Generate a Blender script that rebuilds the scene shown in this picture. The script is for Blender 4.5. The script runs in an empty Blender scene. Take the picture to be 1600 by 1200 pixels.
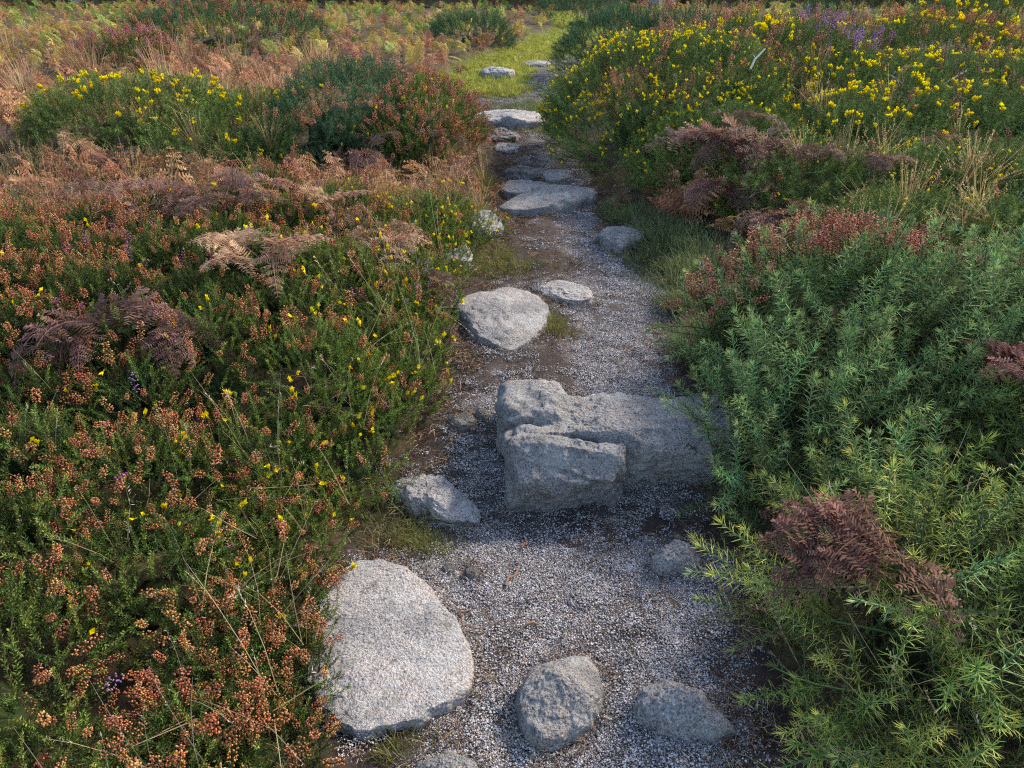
import bpy, math, random
import numpy as np
from mathutils import Vector, Matrix, Quaternion, Euler

R = math.radians
SC = bpy.context.scene
COL = SC.collection
rng = np.random.default_rng(7)
random.seed(7)

# ------------------------------------------------------------------ camera, sky, sun, exposure
CAM_H = 1.6; PITCH = R(28.8); FPX = 1164.0            # focal length in pixels of the 1600 px wide photograph
cam = bpy.data.cameras.new('camera'); cam_o = bpy.data.objects.new('camera', cam); COL.objects.link(cam_o)
cam_o.location = (0, 0, CAM_H); cam_o.rotation_euler = (R(90) - PITCH, 0, 0)
cam.sensor_width = 36; cam.lens = 36 * FPX / 1600; cam.clip_start = .05; cam.clip_end = 3000
SC.camera = cam_o

SUN_EL = R(36); SUN_AZ = R(52)                          # azimuth from straight ahead (+Y) towards the right (+X)
w = bpy.data.worlds.new('World'); SC.world = w; w.use_nodes = True
nt = w.node_tree; nt.nodes.clear()
sky = nt.nodes.new('ShaderNodeTexSky'); sky.sky_type = 'NISHITA'; sky.sun_disc = False
sky.sun_elevation = SUN_EL; sky.sun_rotation = SUN_AZ; sky.air_density = 1.0; sky.dust_density = 1.5; sky.ozone_density = 1.0
bg = nt.nodes.new('ShaderNodeBackground'); bg.inputs['Strength'].default_value = .15
wo = nt.nodes.new('ShaderNodeOutputWorld')
nt.links.new(sky.outputs[0], bg.inputs[0]); nt.links.new(bg.outputs[0], wo.inputs[0])
sun = bpy.data.lights.new('sun', 'SUN'); sun.energy = 2.3; sun.angle = R(7); sun.color = (1, .86, .68)
sun_o = bpy.data.objects.new('sun', sun); COL.objects.link(sun_o); sun_o.location = (20, 12, 12)
sd = Vector((math.cos(SUN_EL) * math.sin(SUN_AZ), math.cos(SUN_EL) * math.cos(SUN_AZ), math.sin(SUN_EL)))
sun_o.rotation_euler = sd.to_track_quat('Z', 'Y').to_euler()
SC.view_settings.view_transform = 'Standard'; SC.view_settings.look = 'None'
SC.view_settings.exposure = 1.38; SC.view_settings.gamma = 1; SC.view_settings.use_curve_mapping = False
SC.render.engine = 'CYCLES'
SC.cycles.max_bounces = 3; SC.cycles.diffuse_bounces = 1; SC.cycles.glossy_bounces = 1
SC.cycles.transmission_bounces = 2; SC.cycles.transparent_max_bounces = 4
SC.cycles.use_denoising = False; SC.cycles.filter_width = 1.2; SC.cycles.use_adaptive_sampling = True; SC.cycles.adaptive_threshold = .015

# ------------------------------------------------------------------ noise
_perm = np.random.default_rng(3).permutation(256).astype(np.int64)
_perm = np.concatenate([_perm, _perm, _perm])
_g3 = np.random.default_rng(4).normal(size=(256, 3)); _g3 /= np.linalg.norm(_g3, axis=1)[:, None]
def noise3(p):
    p = np.asarray(p, float); i = np.floor(p).astype(np.int64); f = p - i; i &= 255
    u = f * f * f * (f * (f * 6 - 15) + 10); out = 0
    for dx in (0, 1):
        wx = u[:, 0] if dx else 1 - u[:, 0]
        for dy in (0, 1):
            wy = u[:, 1] if dy else 1 - u[:, 1]
            for dz in (0, 1):
                wz = u[:, 2] if dz else 1 - u[:, 2]
                h = _perm[_perm[_perm[(i[:, 0] + dx) & 255] + ((i[:, 1] + dy) & 255)] + ((i[:, 2] + dz) & 255)]
                out = out + wx * wy * wz * np.einsum('ij,ij->i', _g3[h], f - np.array([dx, dy, dz]))
    return out * 1.5
def fbm(p, octs=4, gain=.5):
    s = 0; a = 1
    p = np.asarray(p, float)
    for k in range(octs):
        s = s + a * noise3(p * 2 ** k + 17.3 * k); a *= gain
    return s
def n2(x, y, sc, octs=3, seed=0.):
    x = np.atleast_1d(np.asarray(x, float)); y = np.atleast_1d(np.asarray(y, float))
    return fbm(np.stack([x * sc, y * sc, np.full_like(x, seed)], 1), octs)
def sstep(a, b, x):
    t = np.clip((x - a) / (b - a), 0, 1); return t * t * (3 - 2 * t)

# ------------------------------------------------------------------ pixel -> world, terrain
def ray(px, py):
    u = (px - 800) / FPX; v = (600 - py) / FPX
    return np.array([u, math.cos(PITCH) + v * math.sin(PITCH), -math.sin(PITCH) + v * math.cos(PITCH)])
ZY = [0, 2.05, 2.5, 4.0, 5.5, 6.2, 8.4, 9.8, 12, 20, 30, 60, 400]
ZZ = [0, 0, .12, .14, .18, .26, .34, .40, .48, .58, .60, .6, .6]
def zp(y): return np.interp(y, ZY, ZZ)
def at(px, py, dz=0.):
    """the point where a pixel's ray meets the path surface raised by dz"""
    d = ray(px, py); t = np.linspace(.8, 60, 6000)
    z = CAM_H + d[2] * t - zp(d[1] * t) - dz
    k = int(np.argmax(z < 0)); k = k if k else len(t) - 1
    return np.array([d[0] * t[k], d[1] * t[k], zp(d[1] * t[k]) + dz])
def xat(px, dist, z):
    """x of a thing seen at column px standing dist metres ahead at height z"""
    return (px - 800) / FPX * (dist * math.cos(PITCH) + (CAM_H - z) * math.sin(PITCH))
EDGE = [(1260, 470, 1240), (1200, 490, 1225), (1100, 480, 1215), (1000, 485, 1200), (900, 525, 1180), (850, 555, 1150),
        (780, 600, 1125), (700, 655, 1105), (600, 678, 1080), (500, 700, 1068), (450, 728, 1060), (400, 765, 1000),
        (360, 788, 962), (330, 788, 945), (280, 782, 930), (240, 775, 903), (200, 745, 897), (180, 735, 892),
        (150, 700, 892), (120, 705, 903), (100, 745, 908), (80, 800, 915), (60, 840, 920), (45, 880, 930)]
_L = np.array([at(l, r_) for r_, l, q in EDGE]); _Rr = np.array([at(q, r_) for r_, l, q in EDGE])
def xL(y): return np.interp(y, _L[:, 1], _L[:, 0])
def xR(y): return np.interp(y, _Rr[:, 1], _Rr[:, 0])
def edge_dist(x, y):
    """> 0 inside the path, < 0 outside (metres)"""
    return np.minimum(x - xL(y), xR(y) - x)
def ground(x, y):
    x = np.atleast_1d(np.asarray(x, float)); y = np.atleast_1d(np.asarray(y, float))
    e = edge_dist(x, y) + .05 * n2(x, y, 3.1, 2, 5.)
    z = zp(y) + .10 * sstep(.02, -.30, e) * sstep(30, 12, y) + .06 * sstep(.5, -4, e)
    ins = sstep(0, .12, e)
    z = z + .018 * n2(x, y, 2.3, 3, 1.) + ins * .012 * n2(x, y, 9., 3, 2.) - ins * .015
    z = z - .03 * sstep(.0, .3, e) * sstep(1.6, 2.0, y) * sstep(2.2, 2.05, y)        # scoop in front of the boulder
    # trodden channel right of the flat stone, the ground by the stone stays higher
    ch = sstep(2.45, 3.0, y) * sstep(5.2, 4.2, y)
    z = z + ch * .06 * sstep(.62, .35, (x - xL(y)) / np.maximum(xR(y) - xL(y), .1))
    # steps behind the slabs
    z = z + .05 * sstep(5.55, 5.7, y) * sstep(6.6, 6.0, y) * ins
    return z
def g1(x, y): return float(ground(x, y)[0])

# ------------------------------------------------------------------ materials
def nodes(m):
    m.use_nodes = True; t = m.node_tree; t.nodes.clear()
    return t, t.nodes, t.links
def leaf_mat(name, trans=.25, rough=.55, vv=(.75, 1.25), hv=.03, sat=1.08, spec=.08):
    m = bpy.data.materials.new(name); t, N, L = nodes(m)
    a = N.new('ShaderNodeAttribute'); a.attribute_name = 'Col'
    oi = N.new('ShaderNodeObjectInfo')
    mr = N.new('ShaderNodeMapRange'); mr.inputs['To Min'].default_value = vv[0]; mr.inputs['To Max'].default_value = vv[1]
    L.new(oi.outputs['Random'], mr.inputs['Value'])
    mu = N.new('ShaderNodeMath'); mu.operation = 'MULTIPLY'; mu.inputs[1].default_value = 7.31
    fr = N.new('ShaderNodeMath'); fr.operation = 'FRACT'
    L.new(oi.outputs['Random'], mu.inputs[0]); L.new(mu.outputs[0], fr.inputs[0])
    mh = N.new('ShaderNodeMapRange'); mh.inputs['To Min'].default_value = .5 - hv; mh.inputs['To Max'].default_value = .5 + hv
    L.new(fr.outputs[0], mh.inputs['Value'])
    hs = N.new('ShaderNodeHueSaturation'); hs.inputs['Saturation'].default_value = sat
    L.new(a.outputs['Color'], hs.inputs['Color']); L.new(mr.outputs[0], hs.inputs['Value']); L.new(mh.outputs[0], hs.inputs['Hue'])
    p = N.new('ShaderNodeBsdfPrincipled'); p.inputs['Roughness'].default_value = rough
    p.inputs['Specular IOR Level'].default_value = spec
    L.new(hs.outputs[0], p.inputs['Base Color'])
    o = N.new('ShaderNodeOutputMaterial')
    if trans > 0:
        tr = N.new('ShaderNodeBsdfTranslucent'); L.new(hs.outputs[0], tr.inputs['Color'])
        mx = N.new('ShaderNodeMixShader'); mx.inputs[0].default_value = trans
        L.new(p.outputs[0], mx.inputs[1]); L.new(tr.outputs[0], mx.inputs[2]); L.new(mx.outputs[0], o.inputs[0])
    else:
        L.new(p.outputs[0], o.inputs[0])
    return m
def ramp(N, stops, interp='LINEAR'):
    r = N.new('ShaderNodeValToRGB'); e = r.color_ramp; e.interpolation = interp
    while len(e.elements) < len(stops): e.elements.new(.5)
    for el, (pos, c) in zip(e.elements, stops): el.position = pos; el.color = (*c, 1) if len(c) == 3 else c
    return r
def noise_node(N, L, co, scale, detail=4, rough=.6):
    n = N.new('ShaderNodeTexNoise'); n.inputs['Scale'].default_value = scale; n.inputs['Detail'].default_value = detail
    n.inputs['Roughness'].default_value = rough; L.new(co, n.inputs['Vector']); return n
def mixc(N, L, fac, a, b, mode='MIX'):
    m = N.new('ShaderNodeMix'); m.data_type = 'RGBA'; m.blend_type = mode
    for s, v in ((m.inputs[0], fac), (m.inputs[6], a), (m.inputs[7], b)):
        if isinstance(v, (int, float)): s.default_value = v
        elif isinstance(v, tuple): s.default_value = (*v, 1)
        else: L.new(v, s)
    return m.outputs[2]
def granite(name, base=(.40, .36, .34), warm=.35, lichen=.4, dark=0.):
    m = bpy.data.materials.new(name); t, N, L = nodes(m)
    tc = N.new('ShaderNodeTexCoord'); co = tc.outputs['Object']
    big = noise_node(N, L, co, 5, 5); rb = ramp(N, [(.38, (0, 0, 0)), (.62, (1, 1, 1))]); L.new(big.outputs[0], rb.inputs[0])
    pink = tuple(np.array(base) * np.array([1.12, .92, .82]))
    c = mixc(N, L, rb.outputs[0], base, tuple(np.array(base) * (1 - warm) + np.array(pink) * warm))
    sp = noise_node(N, L, co, 150, 3, .8); rs = ramp(N, [(.34, (.22, .22, .23)), (.50, (1, 1, 1)), (.64, (1.5, 1.46, 1.42))])
    L.new(sp.outputs[0], rs.inputs[0]); c = mixc(N, L, 1.0, c, rs.outputs[0], 'MULTIPLY')
    vo = N.new('ShaderNodeTexVoronoi'); vo.inputs['Scale'].default_value = 85; L.new(co, vo.inputs['Vector'])
    rv = ramp(N, [(.10, (.35, .35, .38)), (.30, (1, 1, 1))]); L.new(vo.outputs['Distance'], rv.inputs[0])
    c = mixc(N, L, .35, c, rv.outputs[0], 'MULTIPLY')
    ln = noise_node(N, L, co, 9, 6, .65); rl = ramp(N, [(.52, (0, 0, 0)), (.60, (1, 1, 1))]); L.new(ln.outputs[0], rl.inputs[0])
    mf = N.new('ShaderNodeMath'); mf.operation = 'MULTIPLY'; mf.inputs[1].default_value = lichen; L.new(rl.outputs[0], mf.inputs[0])
    c = mixc(N, L, mf.outputs[0], c, (.44, .47, .46))
    st = noise_node(N, L, co, 3.2, 6, .7); rt = ramp(N, [(.35, (.55, .56, .58)), (.5, (1, 1, 1)), (.65, (1.25, 1.2, 1.15))]); L.new(st.outputs[0], rt.inputs[0])
    c = mixc(N, L, .8, c, rt.outputs[0], 'MULTIPLY')
    ol = noise_node(N, L, co, 21, 4, .6); ro = ramp(N, [(.62, (0, 0, 0)), (.66, (1, 1, 1))]); L.new(ol.outputs[0], ro.inputs[0])
    mo = N.new('ShaderNodeMath'); mo.operation = 'MULTIPLY'; mo.inputs[1].default_value = .45; L.new(ro.outputs[0], mo.inputs[0])
    c = mixc(N, L, mo.outputs[0], c, (.30, .29, .20))
    dn = noise_node(N, L, co, 14, 5, .7); rd = ramp(N, [(.56, (0, 0, 0)), (.68, (1, 1, 1))]); L.new(dn.outputs[0], rd.inputs[0])
    md = N.new('ShaderNodeMath'); md.operation = 'MULTIPLY'; md.inputs[1].default_value = .55 + dark * .4; L.new(rd.outputs[0], md.inputs[0])
    c = mixc(N, L, md.outputs[0], c, (.06, .06, .055))
    p = N.new('ShaderNodeBsdfPrincipled'); p.inputs['Roughness'].default_value = .85; p.inputs['Specular IOR Level'].default_value = .25
    L.new(c, p.inputs['Base Color'])
    ad = N.new('ShaderNodeMath'); ad.operation = 'ADD'
    b2 = noise_node(N, L, co, 38, 4, .7); L.new(b2.outputs[0], ad.inputs[0]); L.new(sp.outputs[0], ad.inputs[1])
    bu = N.new('ShaderNodeBump'); bu.inputs['Strength'].default_value = .9; bu.inputs['Distance'].default_value = .014
    L.new(ad.outputs[0], bu.inputs['Height']); L.new(bu.outputs[0], p.inputs['Normal'])
    o = N.new('ShaderNodeOutputMaterial'); L.new(p.outputs[0], o.inputs[0]); return m
def soil(name, kind):
    m = bpy.data.materials.new(name); t, N, L = nodes(m)
    tc = N.new('ShaderNodeTexCoord'); co = tc.outputs['Object']
    a = noise_node(N, L, co, 7, 6, .65)
    if kind == 'path':
        r = ramp(N, [(.30, (.022, .015, .012)), (.55, (.050, .035, .028)), (.75, (.09, .072, .062))])
        L.new(a.outputs[0], r.inputs[0])
        # grit too fine to be stones
        f = noise_node(N, L, co, 210, 3, .8); rf = ramp(N, [(.50, (0, 0, 0)), (.60, (1, 1, 1))]); L.new(f.outputs[0], rf.inputs[0])
        at_ = N.new('ShaderNodeAttribute'); at_.attribute_name = 'grit'
        mm = N.new('ShaderNodeMath'); mm.operation = 'MULTIPLY'; L.new(rf.outputs[0], mm.inputs[0]); L.new(at_.outputs['Fac'], mm.inputs[1])
        c = mixc(N, L, mm.outputs[0], r.outputs[0], (.30, .29, .30))
    else:
        r = ramp(N, [(.30, (.030, .022, .013)), (.55, (.075, .055, .030)), (.75, (.11, .10, .045))]); L.new(a.outputs[0], r.inputs[0])
        at_ = N.new('ShaderNodeAttribute'); at_.attribute_name = 'grit'
        f = noise_node(N, L, co, 40, 4, .7); rf = ramp(N, [(.35, (.05, .07, .015)), (.65, (.19, .21, .05))]); L.new(f.outputs[0], rf.inputs[0])
        c = mixc(N, L, at_.outputs['Fac'], r.outputs[0], rf.outputs[0])
    p = N.new('ShaderNodeBsdfPrincipled'); p.inputs['Roughness'].default_value = .95; p.inputs['Specular IOR Level'].default_value = .15
    L.new(c, p.inputs['Base Color'])
    b = noise_node(N, L, co, 90, 5, .75); bu = N.new('ShaderNodeBump'); bu.inputs['Strength'].default_value = .8; bu.inputs['Distance'].default_value = .01
    L.new(b.outputs[0], bu.inputs['Height']); L.new(bu.outputs[0], p.inputs['Normal'])
    o = N.new('ShaderNodeOutputMaterial'); L.new(p.outputs[0], o.inputs[0]); return m

M = {
    'gorse': leaf_mat('gorse_foliage', .18, .6, (.5, 1.45), .03),
    'fine': leaf_mat('fine_gorse_foliage', .18, .65, (.6, 1.4), .03),
    'leaf': leaf_mat('heather_foliage', .2, .6, (.6, 1.4), .03),
    'bell': leaf_mat('heather_bells', .3, .6, (.7, 1.3), .018),
    'petal': leaf_mat('gorse_petals', .3, .5, (.85, 1.15), .012),
    'bracken': leaf_mat('bracken_fronds', .3, .65, (.6, 1.45), .02),
    'grass': leaf_mat('grass_blades', .35, .5, (.7, 1.3), .025),
    'wood': leaf_mat('dead_wood', 0, .8, (.8, 1.2), .01),
    'pebble': leaf_mat('gravel_stones', 0, .75, (.85, 1.15), .01),
    'bramble': leaf_mat('bramble_leaves', .25, .4, (.8, 1.2), .02),
    'granite': granite('granite', (.29, .285, .275)), 'granite_warm': granite('granite_pale', (.38, .365, .35), .2, .35),
    'granite_dark': granite('granite_dark', (.15, .145, .14), .3, .2, .6),
    'path': soil('path_soil', 'path'), 'ground': soil('heath_soil', 'ground'),
}

# ------------------------------------------------------------------ mesh helpers
class MB:
    def __init__(s): s.v = []; s.f = []; s.c = []; s.n = 0
    def add(s, v, f, c):
        v = np.asarray(v, float).reshape(-1, 3); c = np.asarray(c, float)
        if c.ndim == 1: c = np.tile(c, (len(v), 1))
        s.v.append(v); s.c.append(c[:, :3]); s.f += [tuple(int(i) + s.n for i in q) for q in f]; s.n += len(v)
    def mesh(s, name, mat, smooth=False):
        me = bpy.data.meshes.new(name); v = np.concatenate(s.v)
        me.from_pydata(v.tolist(), [], s.f)
        a = me.color_attributes.new('Col', 'FLOAT_COLOR', 'POINT')
        c = np.concatenate(s.c); a.data.foreach_set('color', np.concatenate([c, np.ones((len(c), 1))], 1).astype(np.float32).ravel())
        if smooth: me.polygons.foreach_set('use_smooth', np.ones(len(me.polygons), bool))
        me.materials.append(mat); me.update(); return me
def unit(v): v = np.asarray(v, float); return v / (np.linalg.norm(v) + 1e-9)
def frame(d):
    d = unit(d); a = np.array([0, 0, 1.]) if abs(d[2]) < .9 else np.array([1., 0, 0])
    u = unit(np.cross(a, d)); return u, np.cross(d, u), d
def spine(mb, p, d, ln, wd, c0, c1):
    u, v, d = frame(d); p = np.asarray(p)
    k = [p + wd * (math.cos(q) * u + math.sin(q) * v) for q in (0, 2.094, 4.189)] + [p + d * ln]
    mb.add(k, [(0, 1, 3), (1, 2, 3), (2, 0, 3)], [c0, c0, c0, c1])
def blade(mb, p, d, ln, wd, c0, c1):
    """flat pointed leaf: two triangles"""
    u, v, d = frame(d); q = rng.uniform(0, 6.28); s = math.cos(q) * u + math.sin(q) * v
    p = np.asarray(p); m = p + d * ln * .45
    mb.add([p, m + s * wd, p + d * ln, m - s * wd], [(0, 1, 2, 3)], [c0, (np.asarray(c0) + c1) / 2, c1, (np.asarray(c0) + c1) / 2])
def tube(mb, pts, r0, r1, c0, c1, n=4):
    pts = np.asarray(pts, float); k = len(pts); vs = []; cs = []
    for i in range(k):
        d = pts[min(i + 1, k - 1)] - pts[max(i - 1, 0)]; u, v, _ = frame(d); t = i / (k - 1); r = r0 + (r1 - r0) * t
        for j in range(n):
            a = 6.2832 * j / n; vs.append(pts[i] + r * (math.cos(a) * u + math.sin(a) * v)); cs.append(np.asarray(c0) * (1 - t) + np.asarray(c1) * t)
    f = [(i * n + j, i * n + (j + 1) % n, (i + 1) * n + (j + 1) % n, (i + 1) * n + j) for i in range(k - 1) for j in range(n)]
    mb.add(vs, f, cs)
_OCT = np.array([[1, 0, 0], [0, 1, 0], [-1, 0, 0], [0, -1, 0], [0, 0, 1], [0, 0, -1.]])
_OF = [(0, 1, 4), (1, 2, 4), (2, 3, 4), (3, 0, 4), (1, 0, 5), (2, 1, 5), (3, 2, 5), (0, 3, 5)]
def bell(mb, p, d, ln, wd, c):
    u, v, d = frame(d); p = np.asarray(p); k = p + d * ln * .5
    vs = [k + (u * o[0] + v * o[1]) * wd + d * (o[2] * ln * .5) for o in _OCT]
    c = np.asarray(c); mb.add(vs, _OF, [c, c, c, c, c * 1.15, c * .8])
_ph = (1 + 5 ** .5) / 2
_ICO = np.array([[-1, _ph, 0], [1, _ph, 0], [-1, -_ph, 0], [1, -_ph, 0], [0, -1, _ph], [0, 1, _ph], [0, -1, -_ph], [0, 1, -_ph], [_ph, 0, -1], [_ph, 0, 1], [-_ph, 0, -1], [-_ph, 0, 1]]) / 1.9
_IF = [(0, 11, 5), (0, 5, 1), (0, 1, 7), (0, 7, 10), (0, 10, 11), (1, 5, 9), (5, 11, 4), (11, 10, 2), (10, 7, 6), (7, 1, 8), (3, 9, 4), (3, 4, 2), (3, 2, 6), (3, 6, 8), (3, 8, 9), (4, 9, 5), (2, 4, 11), (6, 2, 10), (8, 6, 7), (9, 8, 1)]
U = lambda a, b: float(rng.uniform(a, b))
A = np.array
def jit(c, s=.2): return A(c) * (1 + rng.normal(0, s)) * (1 + rng.normal(0, s * .3, 3))

# ------------------------------------------------------------------ plant pieces (shared mesh data)
def curve_pts(L, n, bend, wob=.01):
    a = U(0, 6.28); t = np.linspace(0, 1, n)
    return np.stack([L * bend * t ** 2 * math.cos(a) + wob * np.sin(t * 5 + a) * t, L * bend * t ** 2 * math.sin(a) + wob * np.cos(t * 4) * t, L * t * (1 - .3 * bend * t)], 1)
def m_gorse(L=.20, n=60, sp=.028, c0=(.125, .235, .112), c1=(.66, .72, .25), side=1, wd=.0009):
    mb = MB(); pts = curve_pts(L, 7, U(.05, .45), .008); t = np.linspace(0, 1, 7)
    tube(mb, pts, .0022, .001, (.07, .08, .03), (.14, .2, .08), 3)
    for i in range(n):
        q = (i + rng.uniform()) / n; p = A([np.interp(q, t, pts[:, k]) for k in range(3)])
        ax = unit(A([np.interp(min(q + .1, 1), t, pts[:, k]) - np.interp(max(q - .1, 0), t, pts[:, k]) for k in range(3)]))
        u, v, _ = frame(ax); a = i * 2.4 + U(-.3, .3); out = math.cos(a) * u + math.sin(a) * v
        lean = .22 + .75 * q ** 3
        d = unit(out + ax * lean); ln = sp * U(.7, 1.25) * (1 - .35 * q ** 3)
        yel = (.45 + .55 * q); cc0 = jit(c0, .12); cc1 = A(c0) * (1 - yel) + A(c1) * yel
        spine(mb, p, d, ln, wd, cc0, cc1)
        for s in range(side):
            b = p + d * ln * U(.25, .55)
            spine(mb, b, unit(d + rng.normal(0, .65, 3)), ln * U(.4, .7), wd * .8, cc0, cc1)
    for s in range(9):
        spine(mb, pts[-1] - A([0, 0, .004]), unit(pts[-1] - pts[-2] + rng.normal(0, .012, 3)), sp * .7, wd, A(c0) * 1.4, A(c1))
    return mb.mesh('gorse_branch', M['gorse'])
def m_fine(L=.13, n=70, sp=.012, c0=(.070, .130, .036), c1=(.23, .28, .07)):
    mb = MB(); pts = curve_pts(L, 5, U(.05, .4), .006); t = np.linspace(0, 1, 5)
    tube(mb, pts, .0015, .0008, (.06, .06, .02), (.10, .14, .04), 3)
    for i in range(n):
        q = (i + .5) / n; p = A([np.interp(q, t, pts[:, k]) for k in range(3)]); ax = unit(pts[-1] - pts[0])
        u, v, _ = frame(ax); a = i * 2.4 + U(-.3, .3); d = unit(math.cos(a) * u + math.sin(a) * v + ax * (.4 + .8 * q))
        cc = A(c0) * (1 - q * .6) + A(c1) * q * .6
        blade(mb, p, d, sp * U(.7, 1.3) * (1 - .3 * q), .0012, jit(cc, .15), A(c0) * (1 - q) + A(c1) * q)
        if i % 2: blade(mb, p + d * sp * .3, unit(d + rng.normal(0, .6, 3)), sp * .6, .001, cc, A(c1))
    return mb.mesh('fine_gorse_shoot', M['fine'])
def m_leaf(L=.13, n=60, c0=(.045, .080, .026), c1=(.13, .18, .045)):
    """heather shoot: wiry stem with whorls of needle leaves"""
    mb = MB()
    for b in range(3):
        pts = curve_pts(L * U(.7, 1), 5, U(.1, .5), .006); t = np.linspace(0, 1, 5)
        tube(mb, pts, .0012, .0006, (.06, .04, .025), (.07, .07, .03), 3)
        for i in range(n // 2):
            q = .12 + .88 * (i + .5) / (n // 2); p = A([np.interp(q, t, pts[:, k]) for k in range(3)])
            ax = unit(pts[-1] - pts[0]); u, v, _ = frame(ax); a = i * 2.4; d = unit(math.cos(a) * u + math.sin(a) * v + ax * .9)
            blade(mb, p, d, .0085 * U(.7, 1.3), .0013, jit(c0, .2), A(c0) * (1 - q) + A(c1) * q)
    return mb.mesh('heather_shoot', M['leaf'])
def m_spike(cols, n=26, L=.055, lf=.05):
    mb = MB(); tot = L + lf; bend = U(0, .25); a0 = U(0, 6.28)
    P = lambda z: A([bend * z * z / tot * math.cos(a0) * 2, bend * z * z / tot * math.sin(a0) * 2, z])
    tube(mb, [P(0), P(tot * .5), P(tot)], .0013, .0008, (.08, .05, .03), (.12, .07, .04), 3)
    for i in range(16):
        z = lf * (i + .5) / 16; a = i * 2.4
        blade(mb, P(z), unit([math.cos(a), math.sin(a), .9]), .008, .0013, (.035, .065, .02), (.09, .12, .035))
    for i in range(n):
        q = (i + rng.uniform()) / n; z = lf + L * q; a = i * 2.4 + U(-.4, .4); r = (.004 + .0085 * math.sin(math.pi * (.18 + .72 * q))) * U(.7, 1.2)
        o = A([math.cos(a), math.sin(a), 0]); c = jit(cols[int(rng.integers(len(cols)))], .16)
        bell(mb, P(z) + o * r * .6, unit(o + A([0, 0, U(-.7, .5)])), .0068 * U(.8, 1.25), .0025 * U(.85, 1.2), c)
    return mb.mesh('heather_spike', M['bell'], True)
def m_flower(k=3, s=1.0):
    mb = MB()
    for f in range(k):
        b = rng.normal(0, .006, 3) * s * (k > 1); b[2] = abs(b[2]) * 1.5; d = unit(A([rng.normal(0, .5), rng.normal(0, .5), 1.]))
        u, v, d = frame(d); y = A((.86, .66, .010)) * U(.85, 1.1)
        for (side, wd, ln, op) in ((v, .0062, .017, .30), (u + .2 * v, .0045, .014, -.2), (-u + .2 * v, .0045, .014, -.2), (-v, .0035, .012, -.1)):
            side = unit(side); w_ = np.cross(d, side)
            base = b; m1 = b + (d + side * op * .7) * ln * .55 * s; tip = b + (d + side * op * 1.6) * ln * s
            mb.add([base, m1 + w_ * wd * s, tip, m1 - w_ * wd * s, m1 + side * .002 * s], [(0, 1, 4), (1, 2, 4), (2, 3, 4), (3, 0, 4)], [y * .8, y, y * 1.05, y, y])
        tube(mb, [b - d * .006 * s, b + d * .002 * s], .0022 * s, .002 * s, (.30, .22, .04), (.4, .3, .03), 4)
    return mb.mesh('gorse_flower', M['petal'], True)
def m_frond(L=.62, pairs=17, nl=11, c0=(.135, .082, .066), c1=(.25, .155, .12), dead=1., wide=.30, arch=.5):
    """bracken frond: arching stalk, paired pinnae, each with a row of leaflets on both sides"""
    mb = MB(); n = 12; t = np.linspace(0, 1, n)
    ax = np.stack([L * arch * t ** 1.8, .03 * L * np.sin(t * 4 + U(0, 6)), L * (t - arch * .75 * t ** 2.4)], 1)
    tube(mb, ax, .0035, .001, A(c0) * 1.2, A(c1), 4)
    S = lambda q: A([np.interp(q, t, ax[:, k]) for k in range(3)])
    for i in range(pairs):
        q = .22 + .77 * (i / (pairs - 1)) ** .9; p = S(q); tan = unit(S(min(q + .03, 1)) - S(q - .03))
        lat = unit(np.cross(tan, [0, 0, 1.]) if abs(tan[2]) < .97 else A([0, 1., 0])); up = np.cross(lat, tan)
        pl = L * wide * (1 - ((q - .22) / .8) ** 1.25) * U(.8, 1.1) + .012
        if dead and rng.uniform() < .12 * dead: continue
        for s in (-1, 1):
            d0 = unit(lat * s + tan * .45 + up * U(-.25, .25) * (1 + dead)); curl = (U(.35, 1.1) if dead else U(.1, .3))
            m = max(4, int(nl * (.35 + .65 * pl / (L * wide))))
            tw = rng.normal(0, .5) * dead
            for j in range(m):
                r = (j + .5) / m; pp = p + d0 * pl * r * (1 - .15 * curl * r) - A([0, 0, 1.]) * pl * curl * .55 * r ** 2
                ll = pl * .30 * (1 - .75 * r) * U(.75, 1.15) + .003
                side = unit(np.cross(d0, up)); 
                for s2 in (-1, 1):
                    dd = unit(side * s2 + d0 * .5 + up * (tw * s2 + rng.normal(0, .35) * dead) - A([0, 0, .5]) * curl * dead)
                    cc = jit(A(c0) * (1 - r) + A(c1) * r, .18)
                    wv = unit(d0) * (pl / m) * (.26 if dead else .36)
                    mb.add([pp - wv, pp + wv, pp + dd * ll * .7 + wv * .7, pp + dd * ll, pp + dd * ll * .7 - wv * .7], [(0, 1, 2, 3, 4)], [cc, cc, cc * 1.1, cc * 1.2, cc * 1.1])
    return mb.mesh('bracken_frond', M['bracken'])
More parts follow.
